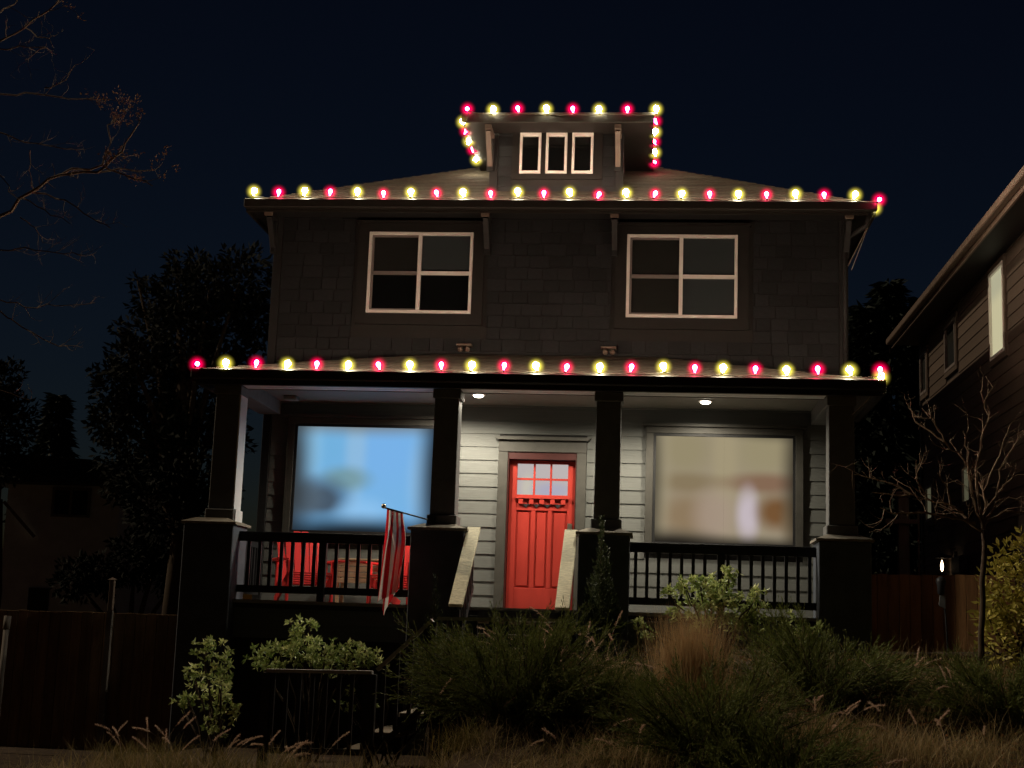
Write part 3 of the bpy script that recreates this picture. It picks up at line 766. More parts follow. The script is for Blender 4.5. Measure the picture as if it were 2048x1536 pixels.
def light_string(label, loc, pts, tilt=0.30):
    s = thing('string_lights', loc, label, 'string lights', 'festive light strings on the house')
    prev = None
    w_ = []
    for i, (p, red, tl) in enumerate(pts):
        p = Vector(p) + Vector((random.uniform(-0.012, 0.012), 0, random.uniform(-0.010, 0.012)))
        r = (random.uniform(-tilt, tilt) + tl[0], random.uniform(-tilt, tilt) + tl[1], random.uniform(0, 6))
        g = put(bloom_r if red else bloom_w, 'bulb_bloom', s, p, r)  # bloom sphere added around the lit core, far larger than the bulb
        put(core_r if red else core_w, 'filament', g, p, r)
        put(sock, 'socket', g, p, r)
        b = p + Euler(r).to_matrix() @ Vector((0, 0, -0.07))
        if prev is not None:
            m = (prev + b) / 2; m.z -= random.uniform(0.002, 0.028)
            w_ += [m, b]
        else: w_ = [b]
        prev = b
    MB().tube(w_, 0.006, 5).build('wire', M['wire'], s)
    return s
U = [508, 559, 609, 662, 714, 768, 821, 874, 927, 980, 1035, 1088, 1141, 1198, 1252, 1309, 1365, 1419, 1476, 1534, 1590, 1649, 1709]
pts = []
for i, u in enumerate(U):
    v_ = 381 + (u - 508) * 0.0055 + (2 if i % 2 else 0)
    pts.append((at(u, v_ + 2, EY - 0.06), i % 2 == 1, (0, 0)))
pts += [(at(1760, 400, -0.60), True, (0.2, 0.6)), (at(1750, 418, -0.42), False, (0.2, 0.5))]
light_string('long red and white light string along the upper eave gutter', (0, EY, EZ), pts)
Pp = [394, 452, 514, 573, 635, 697, 759, 821, 883, 945, 1008, 1071, 1134, 1199, 1262, 1327, 1388, 1446, 1512, 1574, 1636, 1698, 1762]
pts = []
for i, u in enumerate(Pp):
    v_ = 727 + (u - 452) * 0.0115 + random.uniform(-1, 1)
    if i == 0: v_ = 729
    if i == 22: v_ = 742
    pts.append((at(u, v_, RY0 - 0.055), i % 2 == 0, (0.5, -0.9) if i == 0 else (0, 0)))
pts.append((at(1763, 757, RY0 - 0.02), False, (0, 0.4)))
light_string('long red and white light string along the porch roof gutter', (0, RY0, 4.75), pts)
pts = [(at(953 - (953 - 925) * k / 4, 319 - (319 - 243) * k / 4, 1.49 - 1.66 * k / 4), k % 2 == 1, (0.2, -0.6)) for k in range(5)]
for i, u in enumerate((934, 987, 1037, 1092, 1145, 1199, 1256, 1311)):
    pts.append((at(u, 219, ly0 - 0.05), i % 2 == 0, (0, -0.5 if i == 0 else 0)))
for k, (u, v_) in enumerate(((1311, 244), (1310, 265), (1309, 285), (1309, 305), (1309, 325))):
    pts.append((at(u, v_, -0.02 + k * 0.42), k % 2 == 0, (0.2, 0.7)))
light_string('short red and white light string around the dormer roof', (0, ly0, 8.7), pts)
# loose cords hanging from the right eave corner
for k, pl in enumerate((((1737, 448), (1722, 480), (1702, 520), (1696, 532)), ((1741, 440), (1726, 480), (1714, 512), (1703, 540)))):
    tag(MB().tube([at(u, v_, -0.35) for u, v_ in pl], 0.005, 5).build('hanging_cord', M['palewire']),
        ('thin cord hanging nearest the wall at the upper right eave corner', 'thin outer cord hanging at the upper right eave corner')[k], 'cord', 'loose cords at the eave corner')
tag(MB().tube([at(1760, 765, -2.38), at(1735, 800, -2.3), at(1704, 830, -2.2)], 0.006, 5).build('hanging_cord', M['palewire']),
    'cord running from the last porch bulb down to the right column', 'cord')

# ------------------------------------------------------------------ stairs
LZ = 0.93
stairs = thing('stairs', (-0.1, -3.4, 0.2), 'dark wooden front steps with pale sloping handrails leading to the red door', 'stairs')
nst = 5
for k in range(nst):
    z = FL - (k + 1) * (FL - LZ) / (nst + 1)
    y1 = -1.985 - k * 0.27
    MB().box(-0.58, 0.46, y1 - 0.29, y1, z - 0.04, z).build('tread', M['step'], stairs, bevel=0.005)
    MB().box(-0.57, 0.45, y1 - 0.02, y1 - 0.001, z + 0.001, z + 0.11).build('riser', M['trim_dark'], stairs)
for k in range(8):
    y0 = -4.62 + k * 0.158
    MB().box(-0.70, 0.62, y0, y0 + 0.154, LZ - 0.04, LZ).build('landing_plank', M['step'], stairs)
MB().box(-0.68, 0.60, -4.58, -4.54, 0.1, LZ - 0.041).build('riser', M['trim_dark'], stairs)
for k in range(3):
    z = LZ - (k + 1) * 0.203
    x1 = -0.705 - k * 0.31
    MB().box(x1 - 0.33, x1, -4.58, -3.50, z - 0.045, z).build('tread', M['step'], stairs, bevel=0.005)
    MB().box(x1 - 0.02, x1 - 0.001, -4.56, -3.52, z + 0.001, z + 0.155).build('riser', M['trim_dark'], stairs)
for x in (-0.66, 0.53):
    a, b = Vector((x, -1.96, 2.81)), Vector((x - 0.0, -3.36, 1.845))
    MB().bar(b, a, 0.16, 0.04).build('handrail', M['handrail'], stairs, bevel=0.006)
    MB().bar(b + Vector((0, 0.02, -0.66)), a + Vector((0, 0, -0.70)), 0.045, 0.09).build('lower_rail', M['black'], stairs)
    for k in range(10):
        t = (k + 0.5) / 10
        p = b.lerp(a, t)
        MB().box(x - 0.02, x + 0.02, p.y - 0.02, p.y + 0.02, p.z - 0.68, p.z - 0.03).build('baluster', M['black'], stairs)
    MB().box(x - 0.05, x + 0.05, -3.40, -3.30, LZ, 1.80).build('newel_post', M['black'], stairs)
    MB().box(x - 0.02, x + 0.02, -3.3, -1.99, LZ - 0.3, LZ + 0.2).build('stringer', M['trim_dark'], stairs)
# railing of the lower flight, in front of everything
rail = thing('stair_railing', (-1.2, -4.62, 0.2), 'black baluster railing of the lower steps in front of the shrubs', 'railing')
RYf = -4.63
def slope_rail(a, b, nb, drop0, drop1, post0=True, post1=False):
    a, b = Vector(a), Vector(b)
    MB().bar(a, b, 0.10, 0.035, (0, 0, 1)).build('top_rail', M['lit_rail_top'], rail)
    MB().bar(a + Vector((0, 0, -drop0)), b + Vector((0, 0, -drop1)), 0.04, 0.06, (0, 0, 1)).build('bottom_rail', M['black'], rail)
    for k in range(nb):
        t = (k + 0.5) / nb; p = a.lerp(b, t); dr = drop0 + (drop1 - drop0) * t
        put(bal, 'baluster', rail, (p.x, p.y, p.z - dr + 0.03), (0, 0, 0), (1, 1, dr - 0.05))
    for q, on, dr in ((a, post0, drop0), (b, post1, drop1)):
        if on: MB().box(q.x - 0.045, q.x + 0.045, q.y - 0.045, q.y + 0.045, q.z - dr - 0.25, q.z - 0.018).build('post', M['black'], rail)
slope_rail((-2.42, RYf, 1.10), (-1.32, RYf, 1.12), 8, 0.80, 0.80, True, True)
slope_rail((-1.27, RYf, 1.15), (-0.72, RYf, 1.67), 4, 0.82, 0.82, False, True)
slope_rail((-0.67, RYf, 1.69), (0.60, RYf, 1.71), 8, 0.75, 0.75, False, True)

# ------------------------------------------------------------------ things on the porch
def chair(loc, rz, label):
    """slatted armchair with a leaning fan back (wide flat arms, sloping seat)"""
    c = thing('garden_chair', loc, label, 'chair', 'red garden chairs on the porch')
    c.rotation_euler = (0, 0, rz); reg(c)
    mt = Matrix.Translation(loc) @ Matrix.Rotation(rz, 4, 'Z')
    def bx(nm, m): o = m.build(nm, M['redchair'], None, bevel=0.004); o.location = loc; o.rotation_euler = (0, 0, rz); reg(o, c)
    for x in (-0.30, 0.27):
        bx('leg', MB().box(x, x + 0.03, -0.42, -0.34, 0, 0.52)); bx('leg', MB().bar((x + 0.015, -0.38, 0.30), (x + 0.015, 0.48, 0.02), 0.03, 0.11))
    for s in (-1, 1):
        bx('armrest', MB().box(s * 0.37 - 0.075, s * 0.37 + 0.075, -0.48, 0.28, 0.521, 0.545))
        bx('arm_support', MB().bar((s * 0.325, 0.22, 0.15), (s * 0.325, 0.26, 0.52), 0.03, 0.07))
    for k in range(6):
        y = -0.40 + k * 0.1
        bx('seat_slat', MB().box(-0.27, 0.27, y - 0.044, y + 0.044, 0.358 - k * 0.026, 0.378 - k * 0.026))
    for k in range(6):
        x = -0.24 + k * 0.096; tp = 0.94 - 0.018 * (k - 2.5) ** 2 
        bx('back_slat', MB().bar((x, 0.16, 0.22), (x * 1.12, 0.44, tp), 0.093, 0.02, (0, 1, 0.3)))
    bx('back_brace', MB().box(-0.28, 0.28, 0.335, 0.36, 0.55, 0.62))
    return c
chair((-2.98, -0.95, FL), 0.42, 'red slatted garden chair at the left end of the porch')
chair((-1.72, -0.75, FL), -0.30, 'red slatted garden chair behind the hanging flag')
cr = thing('wooden_crate', (-2.32, -0.35, FL), 'pale slatted wooden crate table between the two red chairs', 'crate')
for k in range(4):
    MB().box(-2.66, -1.98, -0.52, -0.50, FL + 0.28 + k * 0.075, FL + 0.345 + k * 0.075).build('slat', M['crate'], cr, bevel=0.003)
MB().box(-2.68, -1.96, -0.53, -0.15, FL + 0.58, FL + 0.605).build('top', M['crate'], cr, bevel=0.003)
for x in (-2.66, -2.02):
    for y in (-0.499, -0.20):
        MB().box(x, x + 0.04, y, y + 0.04, FL, FL + 0.579).build('leg', M['crate'], cr)

# flag on a short slanted pole at the left middle column ----------------------------
flag = thing('flag', (-1.2, -2.05, 3.0), 'red and white striped flag hanging from a slanted pole on the porch column', 'flag')
tip, root_ = Vector((-1.59, -2.95, 2.95)), Vector((-1.17, -2.04, 2.88))
MB().tube([root_, tip], 0.010, 8).build('flagpole', M['black'], flag, True)
MB().lathe([(0.004, -0.03), (0.026, -0.02), (0.03, 0.0), (0.022, 0.022), (0.004, 0.03)], tip + Vector((-0.012, -0.014, 0.018)), 12).build('finial', M['brass'], flag, True)
MB().box(-1.22, -1.12, -2.06, -2.037, 2.83, 2.935).build('pole_bracket', M['black'], flag)
def flag_mat():
    m, n, l, p = nodes_of('flag_cloth')
    uv = n.new('ShaderNodeAttribute'); uv.attribute_name = 'flag_uv'
    sp = n.new('ShaderNodeSeparateXYZ'); l.new(uv.outputs['Vector'], sp.inputs[0])
    m1 = n.new('ShaderNodeMath'); m1.operation = 'MULTIPLY'; m1.inputs[1].default_value = 6.5; l.new(sp.outputs['Y'], m1.inputs[0])
    fr = n.new('ShaderNodeMath'); fr.operation = 'FRACT'; l.new(m1.outputs[0], fr.inputs[0])
    gt = n.new('ShaderNodeMath'); gt.operation = 'LESS_THAN'; gt.inputs[1].default_value = 0.5; l.new(fr.outputs[0], gt.inputs[0])
    mx = n.new('ShaderNodeMix'); mx.data_type = 'RGBA'; l.new(gt.outputs[0], mx.inputs[0])
    mx.inputs[6].default_value = (0.90, 0.88, 0.84, 1); mx.inputs[7].default_value = (0.62, 0.02, 0.03, 1)
    # blue union with white dots
    u = n.new('ShaderNodeMath'); u.operation = 'LESS_THAN'; u.inputs[1].default_value = 0.4; l.new(sp.outputs['X'], u.inputs[0])
    v = n.new('ShaderNodeMath'); v.operation = 'GREATER_THAN'; v.inputs[1].default_value = 0.62; l.new(sp.outputs['Y'], v.inputs[0])
    uvm = n.new('ShaderNodeMath'); uvm.operation = 'MULTIPLY'; l.new(u.outputs[0], uvm.inputs[0]); l.new(v.outputs[0], uvm.inputs[1])
    ms = n.new('ShaderNodeVectorMath'); ms.operation = 'MULTIPLY'; ms.inputs[1].default_value = (15, 9.3, 0); l.new(uv.outputs['Vector'], ms.inputs[0])
    fv = n.new('ShaderNodeVectorMath'); fv.operation = 'FRACTION'; l.new(ms.outputs[0], fv.inputs[0])
    ds = n.new('ShaderNodeVectorMath'); ds.operation = 'DISTANCE'; ds.inputs[1].default_value = (0.5, 0.5, 0); l.new(fv.outputs[0], ds.inputs[0])
    sl = n.new('ShaderNodeMath'); sl.operation = 'LESS_THAN'; sl.inputs[1].default_value = 0.27; l.new(ds.outputs['Value'], sl.inputs[0])
    st_ = n.new('ShaderNodeMix'); st_.data_type = 'RGBA'; l.new(sl.outputs[0], st_.inputs[0]); st_.inputs[6].default_value = (0.02, 0.03, 0.12, 1); st_.inputs[7].default_value = (0.6, 0.58, 0.55, 1)
    fx = n.new('ShaderNodeMix'); fx.data_type = 'RGBA'; l.new(uvm.outputs[0], fx.inputs[0]); l.new(mx.outputs[2], fx.inputs[6]); l.new(st_.outputs[2], fx.inputs[7])
    l.new(fx.outputs[2], p.inputs['Base Color']); p.inputs['Roughness'].default_value = 0.75
    t = n.new('ShaderNodeBsdfTranslucent'); l.new(fx.outputs[2], t.inputs[0])
    x = n.new('ShaderNodeMixShader'); x.inputs[0].default_value = 0.6; l.new(p.outputs[0], x.inputs[1]); l.new(t.outputs[0], x.inputs[2]); l.new(x.outputs[0], n['Material Output'].inputs[0])
    return m
nu, nv = 44, 64           # v across the stripes (along the pole), u along the fly (hanging down)
Vf = np.zeros((nu + 1, nv + 1, 3)); UVf = np.zeros((nu + 1, nv + 1, 3))
for i in range(nu + 1):
    u = i / nu
    for j in range(nv + 1):
        v = j / nv
        fold = v / 0.56 if v < 0.56 else 1 - (v - 0.56) / 0.56  # the cloth hangs doubled over
        back = 0.0 if v < 0.56 else 1.0
        hp = tip.lerp(root_, 0.04 + 0.34 * fold)              # the hoist is gathered along the pole
        wdt = 0.29 - 0.03 * u
        fx = -1.70 + 0.06 * (1 - u) + fold * wdt + 0.012 * math.sin(v * 24 + 2.5 * u)
        fy = -2.62 + 0.045 * math.sin(fold * 9.0 + 1.0 + 1.2 * u) + 0.09 * back * min(1, (v - 0.56) * 6) 
        s_ = min(1.0, u * 2.2); s_ = s_ * s_ * (3 - 2 * s_)
        low = 1.86 + 0.15 * fold - (0.20 * max(0, 1 - abs(fold - 0.35) / 0.30) if back else 0.0)
        zz = hp.z + (low - hp.z) * u
        Vf[i, j] = (hp.x * (1 - s_) + fx * s_, hp.y * (1 - s_) + fy * s_, zz)
        UVf[i, j] = (u, v, 0)
I, J = np.meshgrid(np.arange(nu), np.arange(nv), indexing='ij')
Ff = np.stack([I * (nv + 1) + J, (I + 1) * (nv + 1) + J, (I + 1) * (nv + 1) + J + 1, I * (nv + 1) + J + 1], -1).reshape(-1, 4)
fm = npmesh('flag_cloth', Vf.reshape(-1, 3), Ff, flag_mat(), smooth=True)
a_ = fm.attributes.new('flag_uv', 'FLOAT_VECTOR', 'POINT'); a_.data.foreach_set('vector', UVf.reshape(-1).astype(np.float32))
put(fm, 'cloth', flag)

# ------------------------------------------------------------------ neighbour's house on the right
NX = 6.5
nb = thing('neighbour_house', (NX + 3, 4, 1.4), 'tall brown sided house on the right with one lit upper window', 'house')
MB().box(NX + 0.03, NX + 7, -3.0, 8.05, 0.8, 7.25).build('wall', M['wallcore'], nb)
nwins = [(1.38, 2.27, 5.79, 7.12, 'npane'), (4.78, 5.66, 6.22, 7.03, None), (7.38, 8.0, 6.20, 6.97, None), (7.0, 7.62, 3.80, 4.45, 'npane_dim'), (3.85, 4.44, 3.83, 4.45, 'npane_dim')]
siding(nb, 'siding_board', board_unit(M['nsiding'], 'neighbour_board'), -3.0, 8.03, 1.5, 7.24, 0.19, NX + 0.03, [(a - 0.09, b + 0.09, c - 0.09, d + 0.09) for a, b, c, d, _ in nwins], plane='x')
for a, b, c, d, pm in nwins:
    wn = thing('window', (NX, (a + b) / 2, c), None, None); reg(wn, nb)
    cs = MB()
    cs.box(NX - 0.02, NX + 0.029, a - 0.085, a, c - 0.085, d + 0.085); cs.box(NX - 0.02, NX + 0.029, b, b + 0.085, c - 0.085, d + 0.085)
    cs.box(NX - 0.02, NX + 0.029, a, b, d, d + 0.085); cs.box(NX - 0.02, NX + 0.029, a, b, c - 0.085, c)
    cs.build('casing', M['nsiding'], wn)
    f = MB(); t = 0.05
    f.box(NX - 0.03, NX + 0.02, a + 0.001, a + t, c + 0.001, d - 0.001); f.box(NX - 0.03, NX + 0.02, b - t, b - 0.001, c + 0.001, d - 0.001)
    f.box(NX - 0.03, NX + 0.02, a + t, b - t, d - t, d - 0.001); f.box(NX - 0.03, NX + 0.02, a + t, b - t, c + 0.001, c + t)
    f.build('frame', M['white'] if pm == 'npane' else M['white_dull'], wn)
    MB().box(NX + 0.006, NX + 0.014, a + t, b - t, c + t, d - t).build('pane', M[pm] if pm else M['dark_glass'], wn)
    if not pm: MB().box(NX + 0.02, NX + 0.028, a + t, b - t, c + t, d - t).build('blind', M['screen'], wn)
MB().box(NX - 0.45, NX + 0.03, -3.5, 8.4, 7.26, 7.28).build('soffit', M['trim_dark'], nb)
MB().box(NX - 0.48, NX - 0.451, -3.5, 8.4, 7.20, 7.40).build('fascia', M['ngutter'], nb)
MB().box(NX - 0.58, NX - 0.482, -3.55, 8.45, 7.27, 7.385).build('gutter', M['ngutter'], nb, bevel=0.012)
rr = MB(); rr.quadbox([(NX - 0.50, -3.5, 7.40), (NX + 4, -3.5, 9.4), (NX + 4, 8.4, 9.4), (NX - 0.50, 8.4, 7.40), (NX - 0.50, -3.5, 7.44), (NX + 4, -3.5, 9.45), (NX + 4, 8.4, 9.45), (NX - 0.50, 8.4, 7.44)])
rr.build('roof', M['roof'], nb)
MB().box(NX - 0.02, NX + 0.1, 8.0315, 8.13, 1.2, 7.24).build('corner_board', M['trim_dark'], nb)
# wall lantern
lp = atx(1884, 1132, NX - 0.15)
lan = thing('wall_lantern', lp, 'small lit wall lantern low on the brown house above the fence', 'lantern')
MB().lathe([(0.006, -0.09), (0.018, -0.07), (0.026, -0.01), (0.022, 0.03), (0.010, 0.08), (0.003, 0.10)], lp, 10).build('flame_glass', M['flame'], lan, True)
MB().lathe([(0.12, 0.131), (0.10, 0.16), (0.03, 0.21)], lp, 10).build('lantern_roof', M['black'], lan)
MB().lathe([(0.06, -0.17), (0.09, -0.15), (0.09, -0.131)], lp, 10).build('lantern_base', M['black'], lan)
MB().box(lp.x + 0.05, NX - 0.0, lp.y - 0.03, lp.y + 0.03, lp.z + 0.14, lp.z + 0.18).build('lantern_arm', M['black'], lan)
mbx = atx(1912, 1130, NX - 0.13)
mt_ = thing('meter_box', mbx, 'dark meter box on the brown house beside the lantern', 'meter box')
MB().box(mbx.x - 0.02, NX - 0.005, mbx.y - 0.35, mbx.y + 0.30, mbx.z - 0.15, mbx.z + 0.14).build('box_body', M['black'], mt_, bevel=0.02)
MB().tube([(NX - 0.06, mbx.y + 0.36, mbx.z - 0.6), (NX - 0.06, mbx.y + 0.36, mbx.z + 0.24)], 0.03, 8).build('conduit', M['black'], mt_)

# ------------------------------------------------------------------ fences, posts
def fence(name, x0, x1, Y, z0, z1, wb, mat, label, slope=0.0):
    f = thing(name, ((x0 + x1) / 2, Y, z0), label, 'fence')
    x = x0; k = 0
    while x < x1 - 0.02:
        w_ = min(wb * random.uniform(0.95, 1.05), x1 - x)
        zt = z1 + slope * (x - x0) + random.uniform(-0.006, 0.006)
        MB().box(x + 0.003, x + w_ - 0.003, Y - 0.012 - random.uniform(0, 0.0012), Y + 0.012, z0, zt).build('board', mat, f, bevel=0.003)
        x += w_; k += 1
    for z in (z0 + 0.35, z1 - 0.25):
        MB().box(x0, x1, Y + 0.013, Y + 0.05, z, z + 0.09).build('rail', mat, f)
    return f
fence('fence', 4.40, 6.42, 0.6, 1.30, 2.51, 0.145, M['cedar'], 'brown cedar board fence between the two houses on the right', 0.02)
fence('fence', -8.6, -4.32, -0.6, -0.35, 1.63, 0.15, M['cedar_dark'], 'dark plank fence standing left of the porch', 0.004)
fp = at(221, 1222, -0.66)
po = thing('fence_post', (fp.x, -0.66, -0.2), 'pale post standing above the dark left fence', 'post')
MB().box(fp.x - 0.035, fp.x + 0.035, -0.70, -0.63, -0.3, fp.z).build('post_shaft', M['post'], po)
MB().box(fp.x - 0.032, fp.x + 0.032, -0.695, -0.635, fp.z + 0.001, fp.z + 0.41).build('post_top', M['ngutter'], po, bevel=0.004)
MB().frustum(fp.x, -0.665, 0.05, 0.05, fp.z + 0.4105, 0.012, 0.012, fp.z + 0.44).build('post_cap', M['ngutter'], po)
ap = thing('arbor_post', (5.30, 3.0, 1.5), 'thick grey post with a crosspiece behind the right fence', 'post')
MB().box(5.22, 5.38, 2.92, 3.08, 1.5, 3.80).build('post_shaft', M['post'], ap, bevel=0.008)
MB().box(5.19, 5.41, 2.89, 3.11, 3.801, 3.88).build('post_cap', M['ngutter'], ap, bevel=0.01)
MB().box(5.02, 5.49, 2.88, 2.919, 3.39, 3.46).build('crosspiece', M['post'], ap)
tag(MB().tube([(5.53, 3.0, 1.5), (5.53, 3.0, 3.62)], 0.018, 8).build('pole', M['post']), 'thin pole next to the thick grey post behind the fence', 'pole')
bp = at(6, 1330, -1.5)
dspt = thing('rain_pipe', (bp.x, -1.5, 0.0), 'pale blue rain pipe at the far left edge', 'pipe')
MB().tube([(bp.x - 0.02, -1.5, -0.1), (bp.x, -1.5, bp.z + 0.45)], 0.035, 8).build('pipe', M['post'], dspt, True)
MB().tube([(bp.x, -1.5, bp.z + 0.451), (bp.x + 0.005, -1.5, bp.z + 0.62)], 0.045, 8).build('collar', M['post'], dspt, True)

# garden ornament on a stake in front of the right fence
fo = at(1882, 1180, -0.4)
fd = thing('garden_ornament', (fo.x + 0.03, -0.4, 1.4), 'dark bird feeder on a thin stake against the right fence', 'bird feeder')
MB().tube([(fo.x + 0.08, -0.4, 1.35), (fo.x + 0.05, -0.4, 2.0), (fo.x + 0.02, -0.4, 2.2)], 0.012, 6).build('stake', M['black'], fd)
MB().lathe([(0.01, -0.12), (0.045, -0.10), (0.05, 0.0), (0.065, 0.05), (0.055, 0.10), (0.01, 0.125)], (fo.x, -0.4, fo.z + 0.05), 12).build('feeder_body', M['black'], fd, True)
MB().prism([(fo.x - 0.02, fo.z - 0.07), (fo.x + 0.05, fo.z - 0.07), (fo.x + 0.05, fo.z - 0.24), (fo.x - 0.03, fo.z - 0.20)], 'y', -0.42, -0.39).build('tray', M['column'], fd)

# ------------------------------------------------------------------ far house on the left
fh = thing('far_house', (-12.8, 14, 0), 'dim far house with a paired window behind the left fence', 'house')
MB().box(-14.0, -11.2, 14.0, 20, -0.2, 4.66).build('wall', M['dim_house'], fh)
MB().prism([(-14.6, 4.67), (-11.0, 4.67), (-11.0, 4.80), (-14.6, 4.84)], 'y', 13.4, 20).build('eave', M['trim_dark'], fh)
MB().prism([(-14.6, 4.85), (-11.0, 4.81), (-12.0, 5.3), (-14.0, 5.4)], 'y', 14.0, 20).build('roof', M['wallcore'], fh)
wn = thing('window', (-12.4, 14, 3.9), None, None); reg(wn, fh)
f = MB(); a, b, c, d = -12.87, -11.92, 3.90, 4.60
f.box(a, a + 0.06, 13.95, 13.999, c, d); f.box(b - 0.06, b, 13.95, 13.999, c, d); f.box(a + .06, b - .06, 13.95, 13.999, d - .06, d); f.box(a + .06, b - .06, 13.95, 13.999, c, c + .06); f.box(-12.43, -12.37, 13.95, 13.999, c + .06, d - .06)
f.build('frame', M['post'], wn)
for p, q in ((a + .06, -12.43), (-12.37, b - .06)): MB().box(p, q, 13.97, 13.98, c + .06, d - .06).build('pane', M['room'], wn)
MB().bar((-13.9, 13.6, 4.2), (-13.2, 13.9, 3.4), 0.08, 0.08).build('eave_strut', M['post'], fh)
MB().box(-13.25, -12.75, 13.96, 13.999, 0.2, 2.2).build('door', M['wallcore'], fh)

# ------------------------------------------------------------------ trees
M['twigleaf'] = foliage('dry_seed_heads', (0.16, 0.07, 0.03), (0.30, 0.16, 0.07), 0.8, 0.2)
M['evergreen'] = foliage('evergreen_leaf', (0.004, 0.006, 0.005), (0.012, 0.015, 0.011), 0.9, 0.1)
M['conifer'] = foliage('conifer_needle', (0.008, 0.014, 0.012), (0.018, 0.026, 0.02), 0.7, 0.1)
def wob(pts, n=3, amp=0.02):
    """resample a polyline with a natural wobble"""
    out = [Vector(pts[0])]
    for a, b in zip(pts[:-1], pts[1:]):
        a, b = Vector(a), Vector(b); L = (b - a).length
        for k in range(1, n + 1):
            p = a.lerp(b, k / n)
            if k < n: p += Vector(rng.normal(size=3)) * amp * L
            out.append(p)
    return out
def twigs(mb, p, d, L, r, depth, up=0.15, tips=None):
    """recursive side shoots"""
    d = d.normalized(); pts = [p]; q = p.copy(); dd = d.copy()
    for k in range(4):
        dd = (dd + Vector(rng.normal(size=3)) * 0.22 + Vector((0, 0, up * 0.3))).normalized()
        q = q + dd * L / 4; pts.append(q.copy())
    mb.tube(pts, [r * (1 - 0.18 * k) for k in range(5)], 4, cap=False)
    if tips is not None: tips.append((q.copy(), dd.copy()))
    if depth > 0:
        for k in range(random.choice((2, 3, 3))):
            i = random.randint(1, 4)
            nd = (dd * 0.6 + Vector(rng.normal(size=3)) * 0.6 + Vector((0, 0, up))).normalized()
            twigs(mb, pts[i], nd, L * random.uniform(0.45, 0.75), r * 0.6, depth - 1, up, tips)

# small bare tree at the right
TY = -3.5
st_ = thing('bare_tree', at(1963, 1312, TY), 'small bare ornamental tree in front of the right fence', 'tree')
tr = MB(); tr.tube(wob([at(1962, 1330, TY), at(1966, 1200, TY), at(1967, 1060, TY)], 4, 0.02), [0.036, 0.034, 0.032, 0.031, 0.030, 0.030, 0.029, 0.028, 0.027], 8)
tr.build('trunk', M['bark_dark'], st_, True)
limbs = [
 [(1966, 1064), (1936, 1043), (1924, 1024), (1901, 1010), (1854, 998), (1821, 988), (1744, 985)],
 [(1950, 1046), (1915, 1036), (1882, 1031), (1852, 1025), (1805, 1026), (1784, 1027), (1760, 1015)],
 [(1966, 1064), (1971, 1019), (1967, 984), (1962, 970), (1950, 958)],
 [(1971, 1019), (1992, 993), (2006, 972), (2025, 954), (2056, 947)],
 [(1969, 1040), (1992, 1005), (2018, 995), (2055, 992)], [(1967, 1050), (2006, 1024), (2056, 1020)],
 [(1966, 1064), (1948, 1000), (1938, 955), (1929, 921), (1889, 883), (1870, 850), (1859, 818)],
 [(1889, 883), (1852, 857), (1831, 843), (1817, 815)], [(1936, 945), (1938, 905), (1926, 862)],
 [(1966, 1064), (1955, 985), (1952, 937), (1962, 879), (1978, 832), (1962, 785)],
 [(1854, 998), (1842, 975), (1831, 958), (1836, 942), (1832, 928)], [(1821, 988), (1795, 970), (1770, 963), (1739, 956), (1709, 949)],
 [(1967, 984), (1985, 940), (2002, 900), (2020, 850)], [(1992, 993), (1998, 940), (2030, 890), (2050, 860)], [(1901, 1010), (1895, 975), (1875, 945)]]
br = MB(); tips = []
for L in limbs:
    dy = rng.uniform(-0.25, 0.25)
    pts3 = [at(u, v_, TY + dy * i / len(L)) for i, (u, v_) in enumerate(L)]
    pp = wob(pts3, 3, 0.05); n = len(pp)
    r0 = 0.017 if (L[0][1] > 1040) else 0.011
    br.tube(pp, [r0 * (1 - 0.72 * i / n) + 0.0015 for i in range(n)], 5, cap=False)
    for i in range(3, n, 2):
        dd = (pp[i] - pp[i - 1]).normalized()
        twigs(br, pp[i], dd + Vector(rng.normal(size=3)) * 0.7 + Vector((0, 0, 0.3)), random.uniform(0.12, 0.36), r0 * 0.40, 1, 0.3, tips)
br.build('branches', M['bark'], st_)

